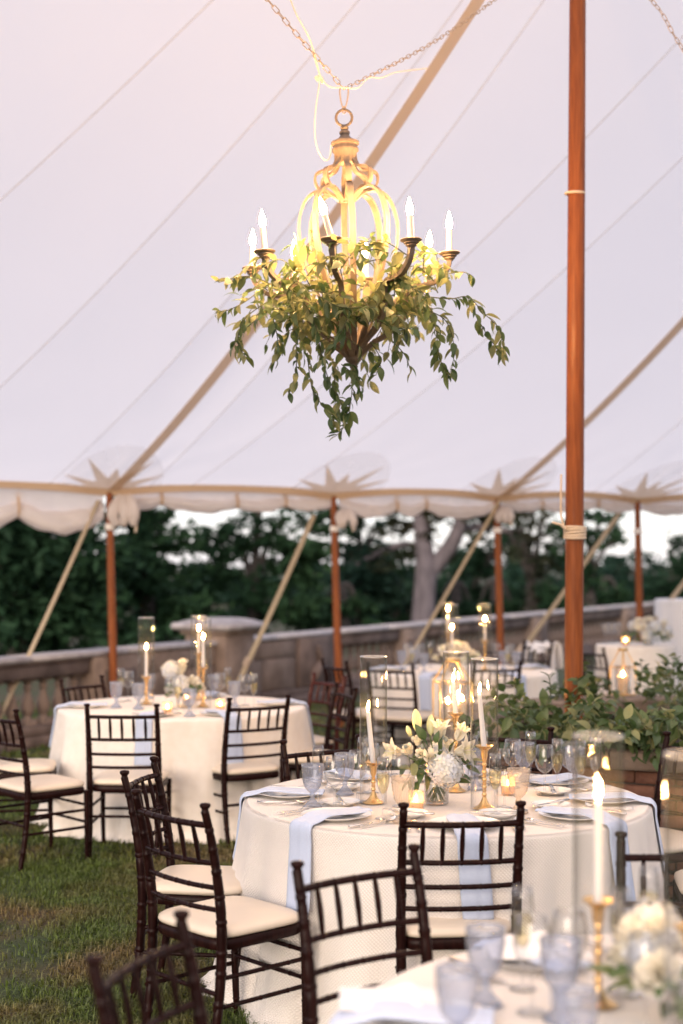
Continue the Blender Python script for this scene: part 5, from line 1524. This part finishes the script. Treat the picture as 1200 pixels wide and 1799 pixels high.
# ---------------------------------------------------------------- rear left table
WL = {'s': 'on the near side of the rear left table', 'sw': 'at the near left of the rear left table', 'w': 'at the left end of the rear left table', 'e': 'at the right end of the rear left table',
      'se': 'at the near right of the rear left table behind a chair', 'n': 'on the far side of the rear left table'}
for (deg, k, kn) in ((-100, 'sw', 0), (-62, 'se', 1), (-172, 'w', 2), (8, 'e', 0), (80, 'n', 1)):
    setting(LT, deg, WL[k], kn, full=False)
def onl(px, py): return onz(px, py, TH) + Vector((0, 0, .002))
for (px, py, lab) in ((204, 1244, 'blue goblet left of the candles on the rear left table'), (243, 1247, 'blue goblet under the left tall glass of the rear left table'), (333, 1259, 'grey goblet at the near edge of the rear left table below the flowers'),
                      (412, 1243, 'blue goblet at the right of the rear left table'), (262, 1228, 'blue goblet far back on the rear left table'), (375, 1228, 'blue goblet behind the brass candlestick of the rear left table')):
    K_gob(lab, onl(px, py), px * .1, group=G['g'])
for (px, py, lab) in ((300, 1246, 'wine glass left of the flowers on the rear left table'), (430, 1240, 'wine glass near the right end of the rear left table'), (386, 1236, 'wine glass right of the brass candlestick on the rear left table'), (225, 1232, 'wine glass far left on the rear left table')):
    K_wine(lab, onl(px, py), group=G['w'])
for (px, py, lab) in ((446, 1246, 'filled flute at the right end of the rear left table'), (312, 1254, 'filled flute before the flowers on the rear left table'), (212, 1234, 'filled flute beside the side pole on the rear left table'), (400, 1232, 'filled flute behind the right goblet on the rear left table')):
    K_flute(lab, onl(px, py), group=G['c'])
candle_set('left on the rear left table', onl(257, 1238), .19, .20)
candle_set('in the middle of the rear left table', onl(357, 1243), .27, .20)
candle_set('far back on the rear left table', onl(349, 1231), .335, .17)
for (px, py, lab) in ((294, 1256, 'glowing votive left of the grey goblet on the rear left table'), (387, 1251, 'glowing votive near the right chair of the rear left table'), (328, 1238, 'faint votive behind the flowers of the rear left table')):
    K_vot(lab, onl(px, py), group=G['v'])
small_flowers('cream and yellow flowers on the rear left table', onl(322, 1243), .20, .20, 2, 11, .4, .10)

# ---------------------------------------------------------------- centre rear table
for (deg, kn, w) in ((-118, 0, 'beside the left chair of the centre rear table'), (-60, 1, 'near the right chair of the centre rear table'), (172, 2, 'at the left end of the centre rear table'), (20, 0, 'at the right end of the centre rear table')):
    setting(RT, deg, w, kn, full=False)
for (px, py, lab) in ((706, 1178, 'blue goblet far left on the centre rear table'), (728, 1176, 'blue goblet left of the flowers on the centre rear table'), (884, 1178, 'blue goblet right of the candles on the centre rear table'), (908, 1180, 'blue goblet near the right end of the centre rear table'), (745, 1183, 'blue goblet before the flowers on the centre rear table')):
    K_gob(lab, onl(px, py), group=G['g'])
for (px, py, lab) in ((716, 1170, 'wine glass left on the centre rear table'), (896, 1172, 'wine glass right on the centre rear table'), (738, 1171, 'wine glass behind the left goblets of the centre rear table'), (872, 1170, 'wine glass behind the right tall glass of the centre rear table')):
    K_wine(lab, onl(px, py), group=G['w'])
for (px, py, lab) in ((724, 1183, 'flute at the left of the centre rear table'), (892, 1184, 'flute at the right of the centre rear table'), (756, 1172, 'flute left of the white flowers on the centre rear table')):
    K_flute(lab, onl(px, py), group=G['c'])
candle_set('left on the centre rear table', onl(787, 1174), .335, .21)
candle_set('close beside the left one on the centre rear table', onl(794, 1180), .19, .20)
candle_set('right on the centre rear table', onl(852, 1178), .27, .19)
small_flowers('white flowers with green tips on the centre rear table', onl(800, 1181), .36, .17, 5, 16, .4, .08)

# ---------------------------------------------------------------- small table with flowers, right
P4 = Vector((3.12, 14.45, .905))
small_flowers('round mass of white flowers on the small right hand table', P4, .42, .22, 8, 22, .9, .05)
for (dx, dy, lab) in ((-.30, .05, 'wine glass left on the small flower table'), (-.22, .14, 'wine glass near the flowers on the small flower table'), (-.15, .22, 'wine glass behind the flowers on the small flower table')):
    K_wine(lab, Vector((ST.x + dx, ST.y + dy, .903)), group=G['w'])
K_vot('votive glowing beside the white flowers on the small right hand table', Vector((2.86, 14.32, .903)), scale=1.15, group=G['v'])

# ---------------------------------------------------------------- lanterns
def lantern(label, p, rz, w, h, pill):
    t = thing('lantern', label, 'lantern', p, rz, 'gold wire lanterns on the planter')
    b, zt, m = w / 2, h * .60, w * .16
    def sq(r, z, rad=.004):
        c = [Vector((sx * r, sy * r, z)) for sx, sy in ((1, 1), (-1, 1), (-1, -1), (1, -1), (1, 1))]
        mb = MB()
        for i in range(4): mb.tube([c[i], c[i + 1]], rad, 6)
        return mb
    MB().box((0, 0, .006), (w + .012, w + .012, .012), bev=.003).build('base', M_gold, t)
    sq(b, zt).build('upper_frame', M_gold, t)
    for sx in (1, -1):
        for sy in (1, -1):
            MB().tube([(sx * b, sy * b, .01), (sx * b, sy * b, zt), (sx * m, sy * m, h - .02)], .0045, 6).build('post', M_gold, t)
    MB().box((0, 0, h - .01), (m * 2.6, m * 2.6, .024), bev=.004).build('cap', M_gold, t)
    MB().lathe([(b * .86, .014), (b * .86, zt * 1.05), (b * .84, zt * 1.05), (b * .84, .014)], 32).build('glass', M_hglass, t, 'all')
    R = Matrix.Rotation(rz, 3, 'Z')
    for i, (x, y, r, hh) in enumerate(pill):
        c = thing('pillar_candle', ('short lit', 'tall lit', 'middle height lit')[i % 3] + ' ivory pillar candle inside the ' + label.split(' lantern')[0] + ' lantern', 'candle', Vector(p) + R @ Vector((x, y, .013)), 0, 'pillar candles in the lanterns')
        MB().lathe([(0, 0), (r, 0), (r, hh - .004), (r - .004, hh), (r * .5, hh - .008), (0, hh - .01)], 24).build('wax', M_pillar, c)
        flame_bm(MB(), (0, 0, hh - .004), .036).build('flame', M_flame, c, 'all')
lantern('slim gold wire lantern standing in the vines by the right small table', Vector((2.05, 10.36, .777)), .5, .13, .345, [(0, 0, .040, .13)])
lantern('wide gold wire lantern behind the lily bouquet', Vector((.685, 8.78, .777)), .15, .20, .38, [(-.035, -.03, .036, .095), (.045, .03, .034, .13), (.05, -.045, .030, .11)])

# ---------------------------------------------------------------- blurred corner table
setting(FT, 173, 'before the bottom left chair at the corner table', 1, full=False)
setting(FT, 122, 'at the upper left of the blurred corner table', 0)
setting(FT, 76, 'at the back of the blurred corner table', 2)
setting(FT, -150, 'at the bottom edge of the corner table', 0, full=False)
def fg(px, py_rim, hgt, kind):
    """place a glass so that its rim falls on a row of the photo"""
    D = (EYE - (TH + .002 + hgt)) * FPX / (py_rim - HOR); p = at(px, py_rim, D); p.z = TH + .002; return p
K_gob('large blurred blue goblet at the bottom edge of the corner table', fg(804, 1700, .176, 0), group=G['g'])
K_gob('blurred blue goblet right of the dark chair post at the corner table', fg(853, 1628, .176, 0), group=G['g'])
K_gob('blurred goblet low at the bottom right of the corner table', fg(1010, 1740, .176, 0), group=G['g'])
K_flute('blurred filled flute in front of the front chair rails', fg(918, 1557, .238, 0), group=G['c'])
K_flute('blurred filled flute at the far right against a dark chair', fg(1140, 1522, .238, 0), group=G['c'])
K_wine('blurred wine glass beside the corner table flute', fg(935, 1610, .212, 0), group=G['w'])
K_wine('blurred wine glass behind the corner table flowers', fg(1105, 1585, .212, 0), group=G['w'])
K_wine('blurred wine glass standing between both tall glasses of the corner table', fg(1135, 1640, .212, 0), group=G['w'])
K_gob('blurred goblet just left of the nearest brass candlestick', fg(985, 1650, .176, 0), group=G['g'])
K_wine('blurred wine glass close to the nearest brass candlestick', fg(1000, 1600, .212, 0), group=G['w'])
K_flute('blurred filled flute behind the nearest brass candlestick', fg(1090, 1560, .238, 0), group=G['c'])
candle_set('nearest to us on the blurred corner table', on(1051, 1768), .232, .235, (.0, 0))
candle_set('cut by the right edge on the blurred corner table', Vector((.705, 2.86, TH + .002)), .25, .245)
small_flowers('big blurred white blooms with green leaves at the bottom right corner', Vector((.745, 3.06, TH + .002)), .28, .15, 14, 15, .8, .07)
# crumpled white napkin on the corner table
def crumple(label, p, w, h, seed):
    def fn(u, v):
        x, y = (u - .5) * w, (v - .5) * w * .7; e = max(0, 1 - (2 * u - 1) ** 2) * max(0, 1 - (2 * v - 1) ** 2)
        return Vector((x, y, .004 + e * h * (.55 + .8 * mnoise.noise(Vector((x * 14 + seed, y * 14, seed)))) + abs(mnoise.noise(Vector((x * 30, y * 30, seed)))) * .004 * (e > 0)))
    o = MB().grid(fn, 26, 20).build('napkin', M_napkin_w, None, 'all'); o.location = p
    return tag(o, label, 'napkin', 'white crumpled napkins')
crumple('crumpled white napkin between blurred flute and goblet on the corner table', on(930, 1690) + Vector((0, 0, .02)), .20, .07, 3)
crumple('folded white napkin at the near left of the corner table', on(660, 1775) + Vector((.04, 0, .02)), .24, .03, 6)
